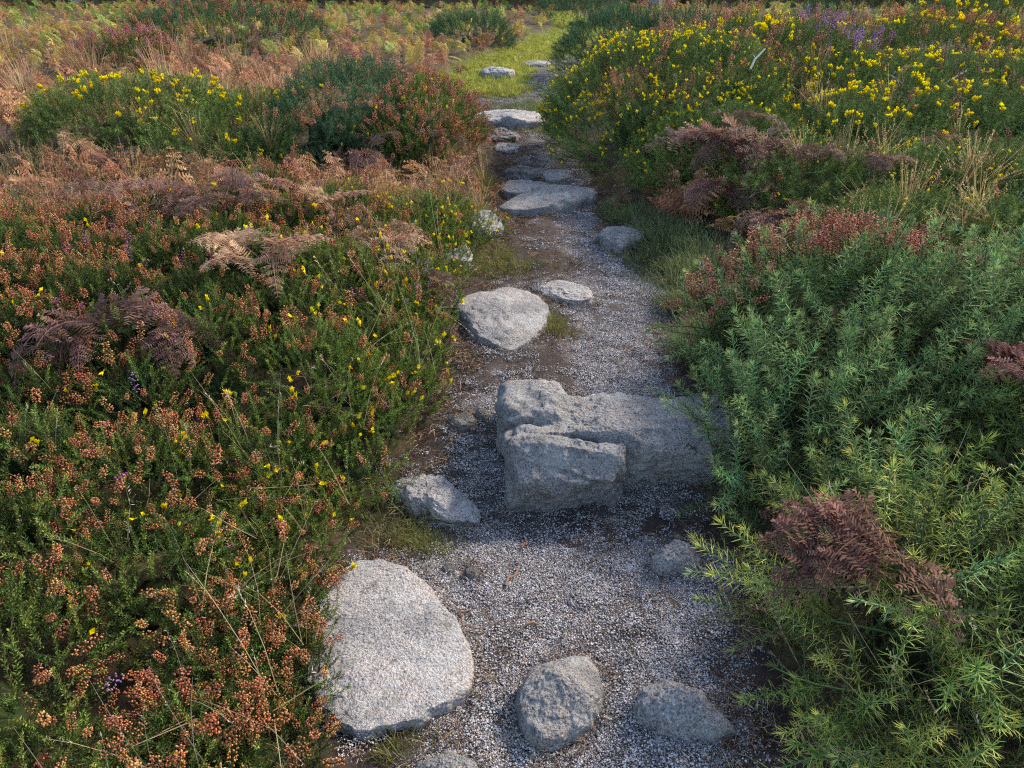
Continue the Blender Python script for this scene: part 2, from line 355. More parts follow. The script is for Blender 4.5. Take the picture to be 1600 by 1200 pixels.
def m_tuft(n=22, h=(.10, .24), c0=(.20, .16, .07), c1=(.48, .36, .19), wd=.0016, spread=.5, droop=.5, rad=.025, seed=False):
    mb = MB()
    for i in range(n):
        a = U(0, 6.28); r = rad * math.sqrt(rng.uniform()); b = A([r * math.cos(a), r * math.sin(a), -.01]); a2 = a + U(-1, 1)
        H = U(*h); out = A([math.cos(a2), math.sin(a2), 0]) * U(.1, 1) * spread; dr = U(.2, 1) * droop
        s = A([-math.sin(a2), math.cos(a2), 0]); vs = []; cs = []; cc = jit(c1, .15); c_ = jit(c0, .15)
        for k, q in enumerate((0, .35, .7, 1)):
            p = b + (out * q + A([0, 0, 1.]) * (q - dr * .5 * q * q)) * H + out * dr * q * q * H * .5
            wq = wd * (1 - q * .85); vs += [p - s * wq, p + s * wq]; cs += [c_ * (1 - q) + cc * q] * 2
        mb.add(vs, [(0, 1, 3, 2), (2, 3, 5, 4), (4, 5, 7, 6)], cs)
        if seed and rng.uniform() < .5:
            for k in range(7):
                q = .72 + .28 * k / 7; p = b + (out * q + A([0, 0, 1.]) * (q - dr * .5 * q * q)) * H + out * dr * q * q * H * .5
                blade(mb, p, unit(rng.normal(0, .5, 3) + A([0, 0, .8])), .012, .0016, cc, cc * 1.15)
    return mb.mesh('grass_tuft', M['grass'])
def m_litter(n=40):
    mb = MB()
    for i in range(n):
        p = A([rng.normal(0, .03), rng.normal(0, .03), U(.001, .012)]); a = U(0, 6.28); l = U(.01, .045)
        d = A([math.cos(a), math.sin(a), rng.normal(0, .25)]) * l
        c = jit([(.14, .08, .05), (.26, .17, .10), (.07, .045, .03), (.35, .26, .16)][int(rng.integers(4))], .15)
        tube(mb, [p, p + d * .5 + A([0, 0, U(-.003, .006)]), p + d], U(.0005, .0012), .0004, c, c, 3)
    return mb.mesh('litter', M['wood'])
def m_gravel(n=84, rad=.030, s=(.0008, .0024)):
    mb = MB()
    for i in range(n):
        a = U(0, 6.28); r = rad * math.sqrt(rng.uniform()); q = U(0, 1) ** 2.2; z = (s[0] + (s[1] - s[0]) * q) * (U(1.5, 2.4) if rng.uniform() < .006 else 1)
        v = _ICO * (1 + rng.normal(0, .14, (12, 1))) * A([U(.8, 1.3), U(.8, 1.3), U(.6, 1)]) * z
        th = U(0, 6.28); c_, s_ = math.cos(th), math.sin(th); v = v @ A([[c_, -s_, 0], [s_, c_, 0], [0, 0, 1]])
        k = rng.uniform()
        c = jit((.52, .50, .48) if k < .30 else (.31, .295, .29) if k < .64 else (.115, .10, .09) if k < .86 else (.40, .32, .28) if k < .95 else (.07, .06, .06), .12)
        mb.add(v + A([r * math.cos(a), r * math.sin(a), z * U(.1, .9)]), _IF, c)
    return mb.mesh('gravel_patch', M['pebble'])

RUST = [(.58, .26, .115), (.50, .21, .11), (.64, .36, .19), (.38, .17, .10), (.30, .15, .10)]
PINKR = [(.46, .21, .14), (.38, .15, .11), (.54, .29, .20)]
PURP = [(.42, .24, .48), (.34, .18, .42), (.52, .34, .52)]
GB = ((.13, .20, .05), (.29, .33, .09)); YB = ((.30, .23, .075), (.48, .38, .13)); BB = ((.25, .13, .08), (.46, .26, .15))
LIB = {
    'gorse': [m_gorse(U(.17, .23)) for i in range(5)],
    'gorse_yel': [m_gorse(U(.17, .22), c0=(.15, .24, .075), c1=(.74, .72, .19)) for i in range(3)],
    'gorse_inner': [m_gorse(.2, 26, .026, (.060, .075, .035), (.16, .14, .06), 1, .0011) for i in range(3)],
    'gorse_far': [m_gorse(.19, 34, .030, (.095, .165, .055), (.36, .40, .095), 1, .0012) for i in range(3)],
    'gorse_dark': [m_gorse(.19, 34, .030, (.060, .130, .068), (.17, .26, .11), 1, .0013) for i in range(3)],
    'fine': [m_fine(U(.11, .15)) for i in range(5)],
    'leaf': [m_leaf() for i in range(5)],
    'rust': [m_spike(RUST, int(U(34, 54)), U(.038, .062)) for i in range(7)],
    'pinkr': [m_spike(PINKR, int(U(28, 42)), U(.035, .055)) for i in range(4)],
    'purple': [m_spike(PURP, 22, .06) for i in range(3)] ,
    'mixp': [m_spike(PINKR + [(.42, .06, .42)], 22, .045) for i in range(3)],
    'flower': [m_flower(int(U(1, 3.9))) for i in range(6)],
    'flower_far': [m_flower(5, 1.5) for i in range(4)],
    'dead': [m_frond(U(.5, .66), arch=U(.3, .8)) for i in range(6)],
    'dead_dark': [m_frond(U(.5, .6), c0=(.10, .048, .042), c1=(.19, .095, .078), arch=U(.3, .7)) for i in range(4)],
    'dead_pale': [m_frond(U(.45, .6), c0=(.27, .16, .105), c1=(.46, .30, .20), arch=U(.3, .8)) for i in range(4)],
    'bgreen': [m_frond(.6, 13, 8, *GB, dead=0, arch=.5) for i in range(3)],
    'byel': [m_frond(.6, 13, 8, *YB, dead=.3, arch=.5) for i in range(3)],
    'bbrown': [m_frond(.6, 13, 6, *BB, dead=.8, arch=.5) for i in range(3)],
    'dry': [m_tuft(26, (.14, .34), wd=.0018, seed=True) for i in range(4)],
    'dry_far': [m_tuft(30, (.2, .45), (.30, .20, .11), (.55, .39, .23), .005, .45, .5, .08) for i in range(4)],
    'stalk': [m_tuft(4, (.16, .34), (.30, .24, .12), (.55, .45, .30), .0012, .8, .9, .02, True) for i in range(4)],
    'turf': [m_tuft(26, (.015, .05), (.10, .095, .035), (.26, .26, .085), .0013, .9, .6, .035) for i in range(4)],
    'lawn': [m_tuft(30, (.02, .05), (.20, .23, .045), (.44, .43, .11), .003, .8, .5, .06) for i in range(4)],
    'lush': [m_tuft(26, (.04, .11), (.075, .095, .04), (.22, .26, .12), .0014, .9, .9, .035) for i in range(4)],
    'litter': [m_litter() for i in range(4)],
    'gravel': [m_gravel() for i in range(7)],
    'gravel_far': [m_gravel(50, .05, (.0016, .0042)) for i in range(4)],
}
# scatter node groups for masses nobody could count
GN = {}
def scatter_group(key):
    if key in GN: return GN[key]
    ng = bpy.data.node_groups.new('scatter_' + key, 'GeometryNodeTree')
    ng.interface.new_socket('Geometry', in_out='INPUT', socket_type='NodeSocketGeometry')
    ng.interface.new_socket('Geometry', in_out='OUTPUT', socket_type='NodeSocketGeometry')
    N, L = ng.nodes, ng.links
    gi = N.new('NodeGroupInput'); go = N.new('NodeGroupOutput'); iop = N.new('GeometryNodeInstanceOnPoints'); jn = N.new('GeometryNodeJoinGeometry')
    for me in LIB[key]:
        o = bpy.data.objects.new(me.name, me); oi = N.new('GeometryNodeObjectInfo'); oi.inputs['Object'].default_value = o
        oi.inputs['As Instance'].default_value = True; L.new(oi.outputs['Geometry'], jn.inputs[0])
    def attr(n, ty):
        a = N.new('GeometryNodeInputNamedAttribute'); a.data_type = ty; a.inputs['Name'].default_value = n
        return [s for s in a.outputs if s.enabled and s.name == 'Attribute'][0]
    L.new(gi.outputs[0], iop.inputs['Points']); L.new(jn.outputs[0], iop.inputs['Instance'])
    iop.inputs['Pick Instance'].default_value = True
    L.new(attr('idx', 'INT'), iop.inputs['Instance Index']); L.new(attr('rot', 'FLOAT_VECTOR'), iop.inputs['Rotation']); L.new(attr('scl', 'FLOAT'), iop.inputs['Scale'])
    L.new(iop.outputs[0], go.inputs[0]); GN[key] = ng; return ng
def rots(dirs, spin=None):
    out = []
    for k, d in enumerate(dirs):
        q = Vector((0, 0, 1)).rotation_difference(Vector(d)) @ Quaternion((0, 0, 1), rng.uniform(0, 6.283) if spin is None else spin[k])
        out.append(q.to_euler())
    return out
def scatter(name, key, pts, dirs, scl, parent=None, spin=None, origin=(0, 0, 0)):
    pts = np.asarray(pts, float).reshape(-1, 3) - np.asarray(origin); n = len(pts)
    if n == 0: return None
    me = bpy.data.meshes.new(name); me.from_pydata(pts.tolist(), [], [])
    r = me.attributes.new('rot', 'FLOAT_VECTOR', 'POINT'); r.data.foreach_set('vector', np.array([tuple(e) for e in rots(dirs, spin)], np.float32).ravel())
    s = me.attributes.new('scl', 'FLOAT', 'POINT'); s.data.foreach_set('value', np.broadcast_to(scl, n).astype(np.float32).copy())
    i = me.attributes.new('idx', 'INT', 'POINT'); i.data.foreach_set('value', rng.integers(0, len(LIB[key]), n).astype(np.int32))
    o = bpy.data.objects.new(name, me); COL.objects.link(o); o['kind'] = 'stuff'
    if parent: o.parent = parent
    else: o.location = origin
    md = o.modifiers.new('scatter', 'NODES'); md.node_group = scatter_group(key); return o
def place(name, key, pts, dirs, scl, parent, origin, spin=None):
    """each piece an object of its own, sharing mesh data"""
    pts = np.asarray(pts, float).reshape(-1, 3) - np.asarray(origin); scl = np.broadcast_to(scl, len(pts))
    for p, e, s in zip(pts, rots(dirs, spin), scl):
        o = bpy.data.objects.new(name, LIB[key][int(rng.integers(len(LIB[key])))]); o.parent = parent
        o.location = p; o.rotation_euler = e; o.scale = (s, s, s); COL.objects.link(o)
def tag(o, label=None, cat=None, group=None, kind=None):
    if label: o['label'] = label
    if cat: o['category'] = cat
    if group: o['group'] = group
    if kind: o['kind'] = kind
    return o
def empty(name, loc, label, cat, group=None):
    o = bpy.data.objects.new(name, None); COL.objects.link(o); o.location = loc; o.empty_display_size = .1
    return tag(o, label, cat, group)

# ------------------------------------------------------------------ ground and path
def spans(*seg):
    v = []
    for a, b, st in seg: v += list(np.arange(a, b - 1e-6, st))
    return np.array(v + [seg[-1][1]])
GX = np.unique(np.concatenate([spans((0, 1.4, .02), (1.4, 5, .08), (5, 30, .8), (30, 600, 95)), -spans((0, 1.4, .02), (1.4, 5, .08), (5, 30, .8), (30, 600, 95))]).round(4))
GY = spans((-6, .6, .6), (.6, 3.6, .02), (3.6, 11, .04), (11, 24, .15), (24, 60, 1.5), (60, 900, 105)).round(4)
XX, YY = np.meshgrid(GX, GY); gx, gy = XX.ravel(), YY.ravel(); gz = ground(gx, gy)
nx = len(GX)
ii, jj = np.meshgrid(np.arange(nx - 1), np.arange(len(GY) - 1)); ii = ii.ravel(); jj = jj.ravel()
quads = np.stack([jj * nx + ii, jj * nx + ii + 1, (jj + 1) * nx + ii + 1, (jj + 1) * nx + ii], 1)
qx = gx[quads].mean(1); qy = gy[quads].mean(1)
ins = (edge_dist(qx, qy) + .05 * n2(qx, qy, 3.1, 2, 5.) > -.02) & (qy > .3) & ((qy < 9.9) | ((qy < 12.6) & ((qx - xL(qy)) / np.maximum(xR(qy) - xL(qy), .1) > .62)))
def lawn_mask(x, y):
    e = edge_dist(x, y); 
    return sstep(8.9, 9.4, y) * sstep(-.25, .05, e) * (1 - .9 * sstep(13.2, 12.4, y) * sstep(.55, .68, (x - xL(y)) / np.maximum(xR(y) - xL(y), .1))) * sstep(30, 24, y)
def gravel_mask(x, y):
    x = np.asarray(x); y = np.asarray(y)
    e = edge_dist(x, y); wd = np.maximum(xR(y) - xL(y), .1); u = (x - xL(y)) / wd
    m = sstep(.0, .12, e) * (.40 + .75 * sstep(-.5, .1, n2(x, y, 2.6, 3, 9.)))
    a = sstep(2.5, 2.9, y) * sstep(9.5, 8.5, y)                     # beyond the boulder the gravel keeps to the channel on the right
    m = m * (1 - a * .82 * sstep(.60, .42, u + .12 * n2(x, y, 3., 2, 77.)))
    m = m * (1 - .6 * sstep(.82, .98, u + .12 * n2(x, y, 4., 2, 79.)))
    m = m * (1 - .8 * sstep(.26, .06, u + .12 * n2(x, y, 4., 2, 78.)))
    m = m * (1 - .8 * sstep(.30, .15, u) * sstep(2.0, 1.6, y))       # bare soil beside the flat rock
    m = m * (1 - .75 * sstep(.20, .06, np.hypot((x - .30) / 2.4, y - 1.98)))
    m = m * (1 - sstep(8.9, 9.3, y) * sstep(.68, .5, u))
    return np.clip(m, 0, 1)
def sub_mesh(name, q, attr, mat):
    used, inv = np.unique(q.ravel(), return_inverse=True)
    me = bpy.data.meshes.new(name); me.from_pydata(np.stack([gx[used], gy[used], gz[used]], 1).tolist(), [], inv.reshape(-1, 4).tolist())
    a = me.attributes.new('grit', 'FLOAT', 'POINT'); a.data.foreach_set('value', attr(gx[used], gy[used]).astype(np.float32))
    me.polygons.foreach_set('use_smooth', np.ones(len(me.polygons), bool)); me.materials.append(mat); me.update()
    o = bpy.data.objects.new(name, me); COL.objects.link(o); o['kind'] = 'structure'; return o
path_o = sub_mesh('path', quads[ins], gravel_mask, M['path']); path_o['label'] = 'trodden soil and gravel path running through the heath'
gr_o = sub_mesh('ground', quads[~ins], lawn_mask, M['ground']); gr_o['label'] = 'dark peaty heath ground under the vegetation'

# ------------------------------------------------------------------ rocks
def poly_radius(poly, n):
    P = np.asarray(poly); c = P.mean(0); d = P - c; a = np.arctan2(d[:, 1], d[:, 0]); r = np.hypot(d[:, 0], d[:, 1])
    k = np.argsort(a); a = a[k]; r = r[k]; a = np.concatenate([a - 2 * np.pi, a, a + 2 * np.pi]); r = np.concatenate([r, r, r])
    th = np.linspace(-np.pi, np.pi, n, endpoint=False); rr = np.interp(th, a, r)
    ker = np.hanning(2 * (n // 80) + 3); ker /= ker.sum(); h = len(ker) // 2
    rr = np.convolve(np.concatenate([rr[-h:], rr, rr[:h]]), ker, 'valid'); return c, th, rr
def rock(name, poly, hgt, label, mat='granite', flat=3.5, rough=1., seed=0, group=None, tilt=(0, 0), n=120, m=56, sink=.05, dz=None):
    """outline pixels are the stone's widest rim; the body is domed above it and goes on below the ground"""
    dz = hgt * .45 if dz is None else dz
    dz = hgt * .3
    for k in range(3):
        W = np.array([at(px, py, dz)[:2] for px, py in poly]); c, th, rr = poly_radius(W, n); dz = hgt * .3 + g1(c[0], c[1]) - float(zp(c[1]))
    rr = rr * (1 + .035 * rough * fbm(np.stack([np.cos(th) * 2.5 + seed, np.sin(th) * 2.5, np.zeros(n)], 1), 4, .6))
    z0 = g1(c[0], c[1]); S = rr.mean()
    t = np.linspace(0, 1, m) * (np.pi * .5 + .75); ca = np.cos(t); sa = np.sin(t)
    s = np.where(t < np.pi / 2, np.abs(sa) ** (2 / flat), 1 - .10 * (t - np.pi / 2)); h = np.sign(ca) * np.abs(ca) ** (2 / flat)
    s[0] = 0
    V = np.zeros((m, n, 3))
    V[..., 0] = s[:, None] * (rr * np.cos(th))[None]; V[..., 1] = s[:, None] * (rr * np.sin(th))[None]
    V[..., 2] = np.where(h > 0, h * hgt, h * (sink + hgt * .3))[:, None]
    V = V.reshape(-1, 3); rs_ = np.random.default_rng(100 + seed)
    Z_ = np.maximum(hgt, .02)
    for k in range(16):                                                # broken facets
        a_ = rs_.uniform(0, 6.283); el = rs_.uniform(.75, 1.4); nn = A([math.cos(a_) * math.cos(el) / S, math.sin(a_) * math.cos(el) / S, math.sin(el) / Z_]); 
        pr = V @ nn; lim = np.quantile(pr, rs_.uniform(.86, .985)); ex = np.maximum(pr - lim, 0) * .85
        V = V - ex[:, None] * nn[None] / (nn @ nn)
    V[:, 2] += (V[:, 0] * tilt[0] + V[:, 1] * tilt[1]) * (V[:, 2] > 0)
    q = V / S; nrm = V * A([1, 1, 1.2]); nrm /= np.linalg.norm(nrm, axis=1)[:, None] + 1e-9
    d = .09 * fbm(q * 1.5 + seed * 7.13 + .29, 3) + .055 * fbm(q * 5 + seed * 3.31 + .37, 5, .66) - .055 * np.abs(fbm(q * 2.6 + seed * 1.37 + .43, 3)) + .02
    V += nrm * (d * rough * min(S, hgt * 2.2))[:, None]
    V[:n] = V[:n].mean(0)
    me = bpy.data.meshes.new(name)
    F = [(i * n + j, (i + 1) * n + j, (i + 1) * n + (j + 1) % n, i * n + (j + 1) % n) for i in range(m - 1) for j in range(n)]
    F = [tuple(f) for f in F]
    me.from_pydata(V.tolist(), [], F); me.polygons.foreach_set('use_smooth', np.ones(len(me.polygons), bool)); me.materials.append(M[mat]); me.update()
    o = bpy.data.objects.new(name, me); COL.objects.link(o); o.location = (c[0], c[1], z0); tag(o, label, 'rock', group)
    ROCKS.append((c[0], c[1], W)); return o
ROCKS = []
rock('flat_rock', [(520, 905), (560, 880), (610, 885), (652, 910), (690, 950), (722, 1000), (740, 1050), (730, 1088), (690, 1112), (620, 1142), (560, 1155), (515, 1125), (490, 1080), (485, 1020), (500, 960)],
     .058, 'large pale flat granite slab at the heather edge, the broadest stone on the path', 'granite_warm', 7, .8, 1, n=280, m=130)
rock('rock', [(848, 1048), (890, 1024), (930, 1036), (941, 1070), (925, 1120), (890, 1155), (840, 1165), (812, 1130), (812, 1085)], .10,
     'grey domed rock standing up in the gravel beside the large pale slab', 'granite', 3, .65, 2, n=170, m=80)
rock('rock', [(995, 1085), (1030, 1072), (1080, 1078), (1112, 1105), (1148, 1125), (1150, 1142), (1090, 1148), (1030, 1135), (1000, 1115)], .10,
     'low elongated grey rock in the gravel beside the near gorse bush', 'granite_warm', 3, 1.2, 3)
rock('rock', [(1018, 882), (1035, 864), (1065, 857), (1092, 868), (1093, 886), (1060, 896), (1030, 893)], .08, 'small rounded grey rock alone in the gravel in front of the boulder', 'granite_warm', 3, 1.2, 4)
rock('rock', [(650, 1200), (670, 1188), (715, 1184), (745, 1196), (740, 1225), (690, 1240), (650, 1225)], .04, 'small grey rock in the soil just below the large pale slab', 'granite', 2.6, 1, 5)
rock('wedge_rock', [(594, 744), (620, 736), (665, 744), (710, 764), (748, 794), (752, 808), (715, 812), (668, 796), (620, 772), (600, 760)], .06, 'narrow wedge of pale granite sticking out of the grassy edge', 'granite_warm', 3, 1, 6, tilt=(0, .12))
rock('flat_rock', [(714, 487), (740, 465), (790, 459), (845, 470), (850, 500), (832, 528), (797, 546), (760, 535), (730, 512)], .075, 'grey flat topped stone beyond the boulder with a grass tuft at its side', 'granite', 5, .9, 7, tilt=(0, .05))
rock('rock', [(833, 452), (858, 441), (900, 446), (925, 458), (924, 468), (885, 472), (845, 462)], .05, 'low pale stone beside the worn gravel channel just past the flat stone', 'granite_warm', 3, 1, 8)
rock('rock', [(706, 350), (722, 335), (747, 322), (768, 338), (780, 356), (750, 364), (715, 362)], .085, 'pointed grey stone half buried in the grass verge', 'granite', 2.2, 1, 9)
rock('rock', [(655, 388), (690, 384), (735, 398), (733, 411), (695, 408), (660, 398)], .035, 'pale low stone in the verge under the rusty heather edge', 'granite_warm', 3, 1, 10)
rock('rock', [(960, 384), (972, 357), (1003, 354), (997, 368), (982, 384), (966, 390)], .08, 'tilted pale grey stone at the gorse side of the path', 'granite', 3, 1, 11)
rock('slab_rock', [(786, 288), (830, 275), (862, 284), (852, 300), (822, 306), (790, 303)], .07, 'flat slab on the step with sand over its edge, smaller of the pair', 'granite', 5, .8, 12)
rock('slab_rock', [(778, 324), (832, 307), (876, 284), (913, 278), (927, 294), (907, 318), (852, 331), (800, 333)], .10, 'broad rounded slab forming a step across the path', 'granite', 4, .8, 13)
rock('slab_rock', [(788, 268), (815, 263), (848, 265), (850, 272), (812, 274), (790, 273)], .06, 'thin dark ledge stone on the path behind the step slabs', 'granite_dark', 4, 1, 14)
rock('rock', [(848, 274), (868, 262), (888, 268), (886, 280), (866, 284)], .05, 'small rounded stone wedged behind the broad step slab', 'granite', 3, 1, 15)
rock('rock', [(776, 230), (792, 225), (808, 230), (806, 237), (780, 238)], .06, 'small pale stone at the bush side of the far path', 'granite_warm', 3, 1, 16)
rock('rock', [(768, 212), (785, 203), (797, 208), (795, 219), (772, 220)], .08, 'small dark stone below the long ledge slab', 'granite_dark', 3, 1, 17)
rock('ledge_slab', [(742, 183), (775, 177), (810, 178), (842, 185), (866, 192), (838, 197), (790, 194), (750, 194)], .12, 'long pale ledge slab edging the grassy part of the path', 'granite_warm', 4, .8, 18)
rock('rock', [(757, 113), (775, 109), (797, 112), (797, 118), (765, 119)], .10, 'pale flat stone on the far grass by brown bracken', 'granite_warm', 4, 1, 19)
rock('rock', [(862, 157), (880, 147), (892, 150), (889, 160), (868, 163)], .12, 'grey stone beside the far gravel strip under the dark gorse', 'granite', 3, 1, 20)
rock('rock', [(822, 98), (840, 95), (858, 98), (850, 102), (826, 102)], .05, 'low stone lying level in the far mown looking turf', 'granite', 3, 1, 21)
rock('pebble', [(742, 646), (752, 638), (764, 646), (760, 654), (745, 655)], .03, 'small dark bluish stone on soil left of the boulder', 'granite_dark', 2.4, 1, 22, n=40, m=24)
rock('rock', [(692, 654), (715, 645), (745, 650), (742, 664), (705, 668)], .03, 'flat brown stone sunk in soil beside the dark bluish stone', 'granite_dark', 3, 1, 23, n=60, m=30)
rock('pebble', [(726, 896), (737, 885), (748, 894), (742, 908), (730, 907)], .03, 'small dark grey cobble near the top of the large pale slab', 'granite_dark', 2.4, 1, 24, n=40, m=24)
rock('pebble', [(690, 888), (703, 880), (714, 888), (706, 897), (693, 896)], .022, 'small brownish cobble at the grass edge above the large pale slab', 'granite_dark', 2.4, 1, 25, n=40, m=24)

def boulder():
    """big two-lobed step boulder: ray-march a blend of rounded lumps"""
    def rbox(p, c, b, r):
        q = np.abs(p - A(c)) - (A(b) - r); return np.linalg.norm(np.maximum(q, 0), axis=1) + np.minimum(q.max(1), 0) - r
    def ell(p, c, b):
        q = (p - A(c)) / A(b); k = np.linalg.norm(q, axis=1); return (k - 1) * min(b)
    def smin(a, b, k):
        h = np.clip(.5 + .5 * (b - a) / k, 0, 1); return b * (1 - h) + a * h - k * h * (1 - h)
    def sdf(p):
        pw = p + .015 * np.stack([fbm(p * 5 + 3, 2), fbm(p * 5 + 11, 2), fbm(p * 5 + 23, 2)], 1)
        slab = rbox(pw, (.40, 2.29, .06), (.40, .15, .165), .02)
        slab = np.maximum(slab, (pw - A([.4, 2.16, .20])) @ unit(A([.05, -.75, .6])))
        lobe = smin(rbox(pw, (.075, 2.37, .07), (.125, .13, .185), .06), slab, .03)
        lump = rbox(pw, (.185, 2.155, .055), (.205, .13, .17), .055)
        for c_, n_ in (((.185, 2.155, .212), (.10, -.18, 1)), ((.02, 2.05, .15), (-.8, -.7, .35)), ((.36, 2.06, .12), (.75, -.8, -.1)), ((.2, 2.055, .15), (0, -.8, .62)), ((.2, 2.04, .05), (.1, -1, -.35))):
            lump = np.maximum(lump, (pw - A(c_)) @ unit(A(n_)))
        d = np.minimum(lobe, lump)
        d = d + .016 * np.exp(-((lump - lobe) / .009) ** 2) * (p[:, 2] > .0)                # crack where lump and slab meet
        ln = (p[:, 2] - .125 + .25 * (p[:, 0] - .22)); d = d + .010 * np.exp(-(ln / .007) ** 2) * ((p[:, 0] > .12) & (p[:, 0] < .29) & (p[:, 1] < 2.15))
        return d - .016 * fbm(p * 6, 3) + .008 * np.abs(fbm(p * 9 + 5.3, 3)) - .007 * fbm(p * 24, 4, .65)
    n, m = 320, 180; c0 = A([.30, 2.26, .05])
    th = np.linspace(0, 2 * np.pi, n, endpoint=False); ph = np.linspace(0, np.pi * .72, m)
    D = np.stack([np.sin(ph)[:, None] * np.cos(th)[None], np.sin(ph)[:, None] * np.sin(th)[None], np.cos(ph)[:, None] * np.ones((1, n))], 2).reshape(-1, 3)
    t = np.full(len(D), .70)
    for k in range(46):
        d = sdf(c0 + D * t[:, None]); t = np.clip(t - np.clip(d, -.02, .2) * .62, .05, .8)
    V = D * t[:, None]; V[:n] = V[:n].mean(0)
    me = bpy.data.meshes.new('boulder')
    me.from_pydata(V.tolist(), [], [(i * n + j, (i + 1) * n + j, (i + 1) * n + (j + 1) % n, i * n + (j + 1) % n) for i in range(m - 1) for j in range(n)])
    me.polygons.foreach_set('use_smooth', np.ones(len(me.polygons), bool)); me.materials.append(M['granite']); me.update()
    o = bpy.data.objects.new('boulder', me); COL.objects.link(o); o.location = c0
    tag(o, 'big two lobed grey granite boulder stepping across the path into the gorse', 'rock')
boulder()

# ------------------------------------------------------------------ plants: domes of branches
def dome_pts(n, cx, cy, rx, ry, h, seed, cmin=.03, flat=.62, lump=.16, where=None):
    out = []; nr = []
    got = 0
    while got < n:
        k = max(64, int((n - got) * 1.6)); ct = rng.uniform(cmin, 1, k); a = rng.uniform(0, 2 * np.pi, k); s = np.sqrt(1 - ct ** 2)
        D = np.stack([s * np.cos(a), s * np.sin(a), ct], 1)
        if where is not None:
            D = D[rng.uniform(size=k) < where(D)]
            if len(D) == 0: continue
        l = 1 + lump * fbm(D * 2.2 + seed * 5.7, 3)
        P = D * l[:, None]; P[:, 2] = np.maximum(P[:, 2], 0) ** flat
        N_ = D / A([rx, ry, h]); N_ /= np.linalg.norm(N_, axis=1)[:, None]
        P = P * A([rx, ry, h]); P[:, 0] += cx; P[:, 1] += cy; out.append(P); nr.append(N_); got += len(P)
    P = np.concatenate(out)[:n]; N_ = np.concatenate(nr)[:n]
    P[:, 2] += ground(P[:, 0], P[:, 1]); return P, N_
def aim(N_, up=.4, jitter=.3, out=.7, lean=(0, 0, 0)):
    d = N_ * out + A([0, 0, up]) + rng.normal(0, jitter, N_.shape) + A(lean); return d / np.linalg.norm(d, axis=1)[:, None]
CORE = {}
def core(kind, cx, cy, rx, ry, h, seed, parent, base):  # filler dome added to close gaps; near-black colour stands in for shade there
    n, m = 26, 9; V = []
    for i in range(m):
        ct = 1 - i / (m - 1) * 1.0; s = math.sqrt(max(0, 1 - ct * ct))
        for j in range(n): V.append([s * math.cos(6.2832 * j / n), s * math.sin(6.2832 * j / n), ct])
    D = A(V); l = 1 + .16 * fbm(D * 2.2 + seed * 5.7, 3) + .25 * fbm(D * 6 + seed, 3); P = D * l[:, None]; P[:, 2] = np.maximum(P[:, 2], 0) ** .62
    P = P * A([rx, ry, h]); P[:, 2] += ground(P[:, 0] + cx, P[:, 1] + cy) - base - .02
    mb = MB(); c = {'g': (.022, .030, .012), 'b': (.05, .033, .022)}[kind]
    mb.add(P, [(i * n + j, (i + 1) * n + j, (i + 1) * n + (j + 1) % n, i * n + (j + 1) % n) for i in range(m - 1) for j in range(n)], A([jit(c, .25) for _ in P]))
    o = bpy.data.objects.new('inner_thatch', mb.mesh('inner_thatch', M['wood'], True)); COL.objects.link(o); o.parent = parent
DOMES = []; QUEUE = []
def plant(name, label, cat, group, cx, cy, rx, ry, h, parts, core_k=.72, core_kind='g', seed=None):
    seed = rng.uniform(0, 50) if seed is None else seed; base = g1(cx, cy)
    root = empty(name, (cx, cy, base), label, cat, group)
    DOMES.append((cx, cy, rx, ry, h)); QUEUE.append((len(DOMES) - 1, root, seed, parts, core_k, core_kind)); return root
def canopy(x, y):
    """height of the plant cover over a point"""
    x = np.atleast_1d(np.asarray(x, float)); y = np.atleast_1d(np.asarray(y, float)); z = ground(x, y); top = z.copy()
    for cx, cy, rx, ry, h in DOMES:
        r2 = ((x - cx) / rx) ** 2 + ((y - cy) / ry) ** 2; k = r2 < 1
        if k.any(): top[k] = np.maximum(top[k], z[k] + h * np.sqrt(1 - r2[k]) ** .62)
    return top
def on_canopy(px, py):
    """first point of the plant cover or the ground that a pixel's ray meets"""
    d = ray(px, py); t = np.linspace(.8, 32, 1600); x = d[0] * t; y = d[1] * t; z = CAM_H + d[2] * t
    k = int(np.argmax(z < canopy(x, y) + .01)); k = k if k else len(t) - 1
    return A([x[k], y[k], z[k]])
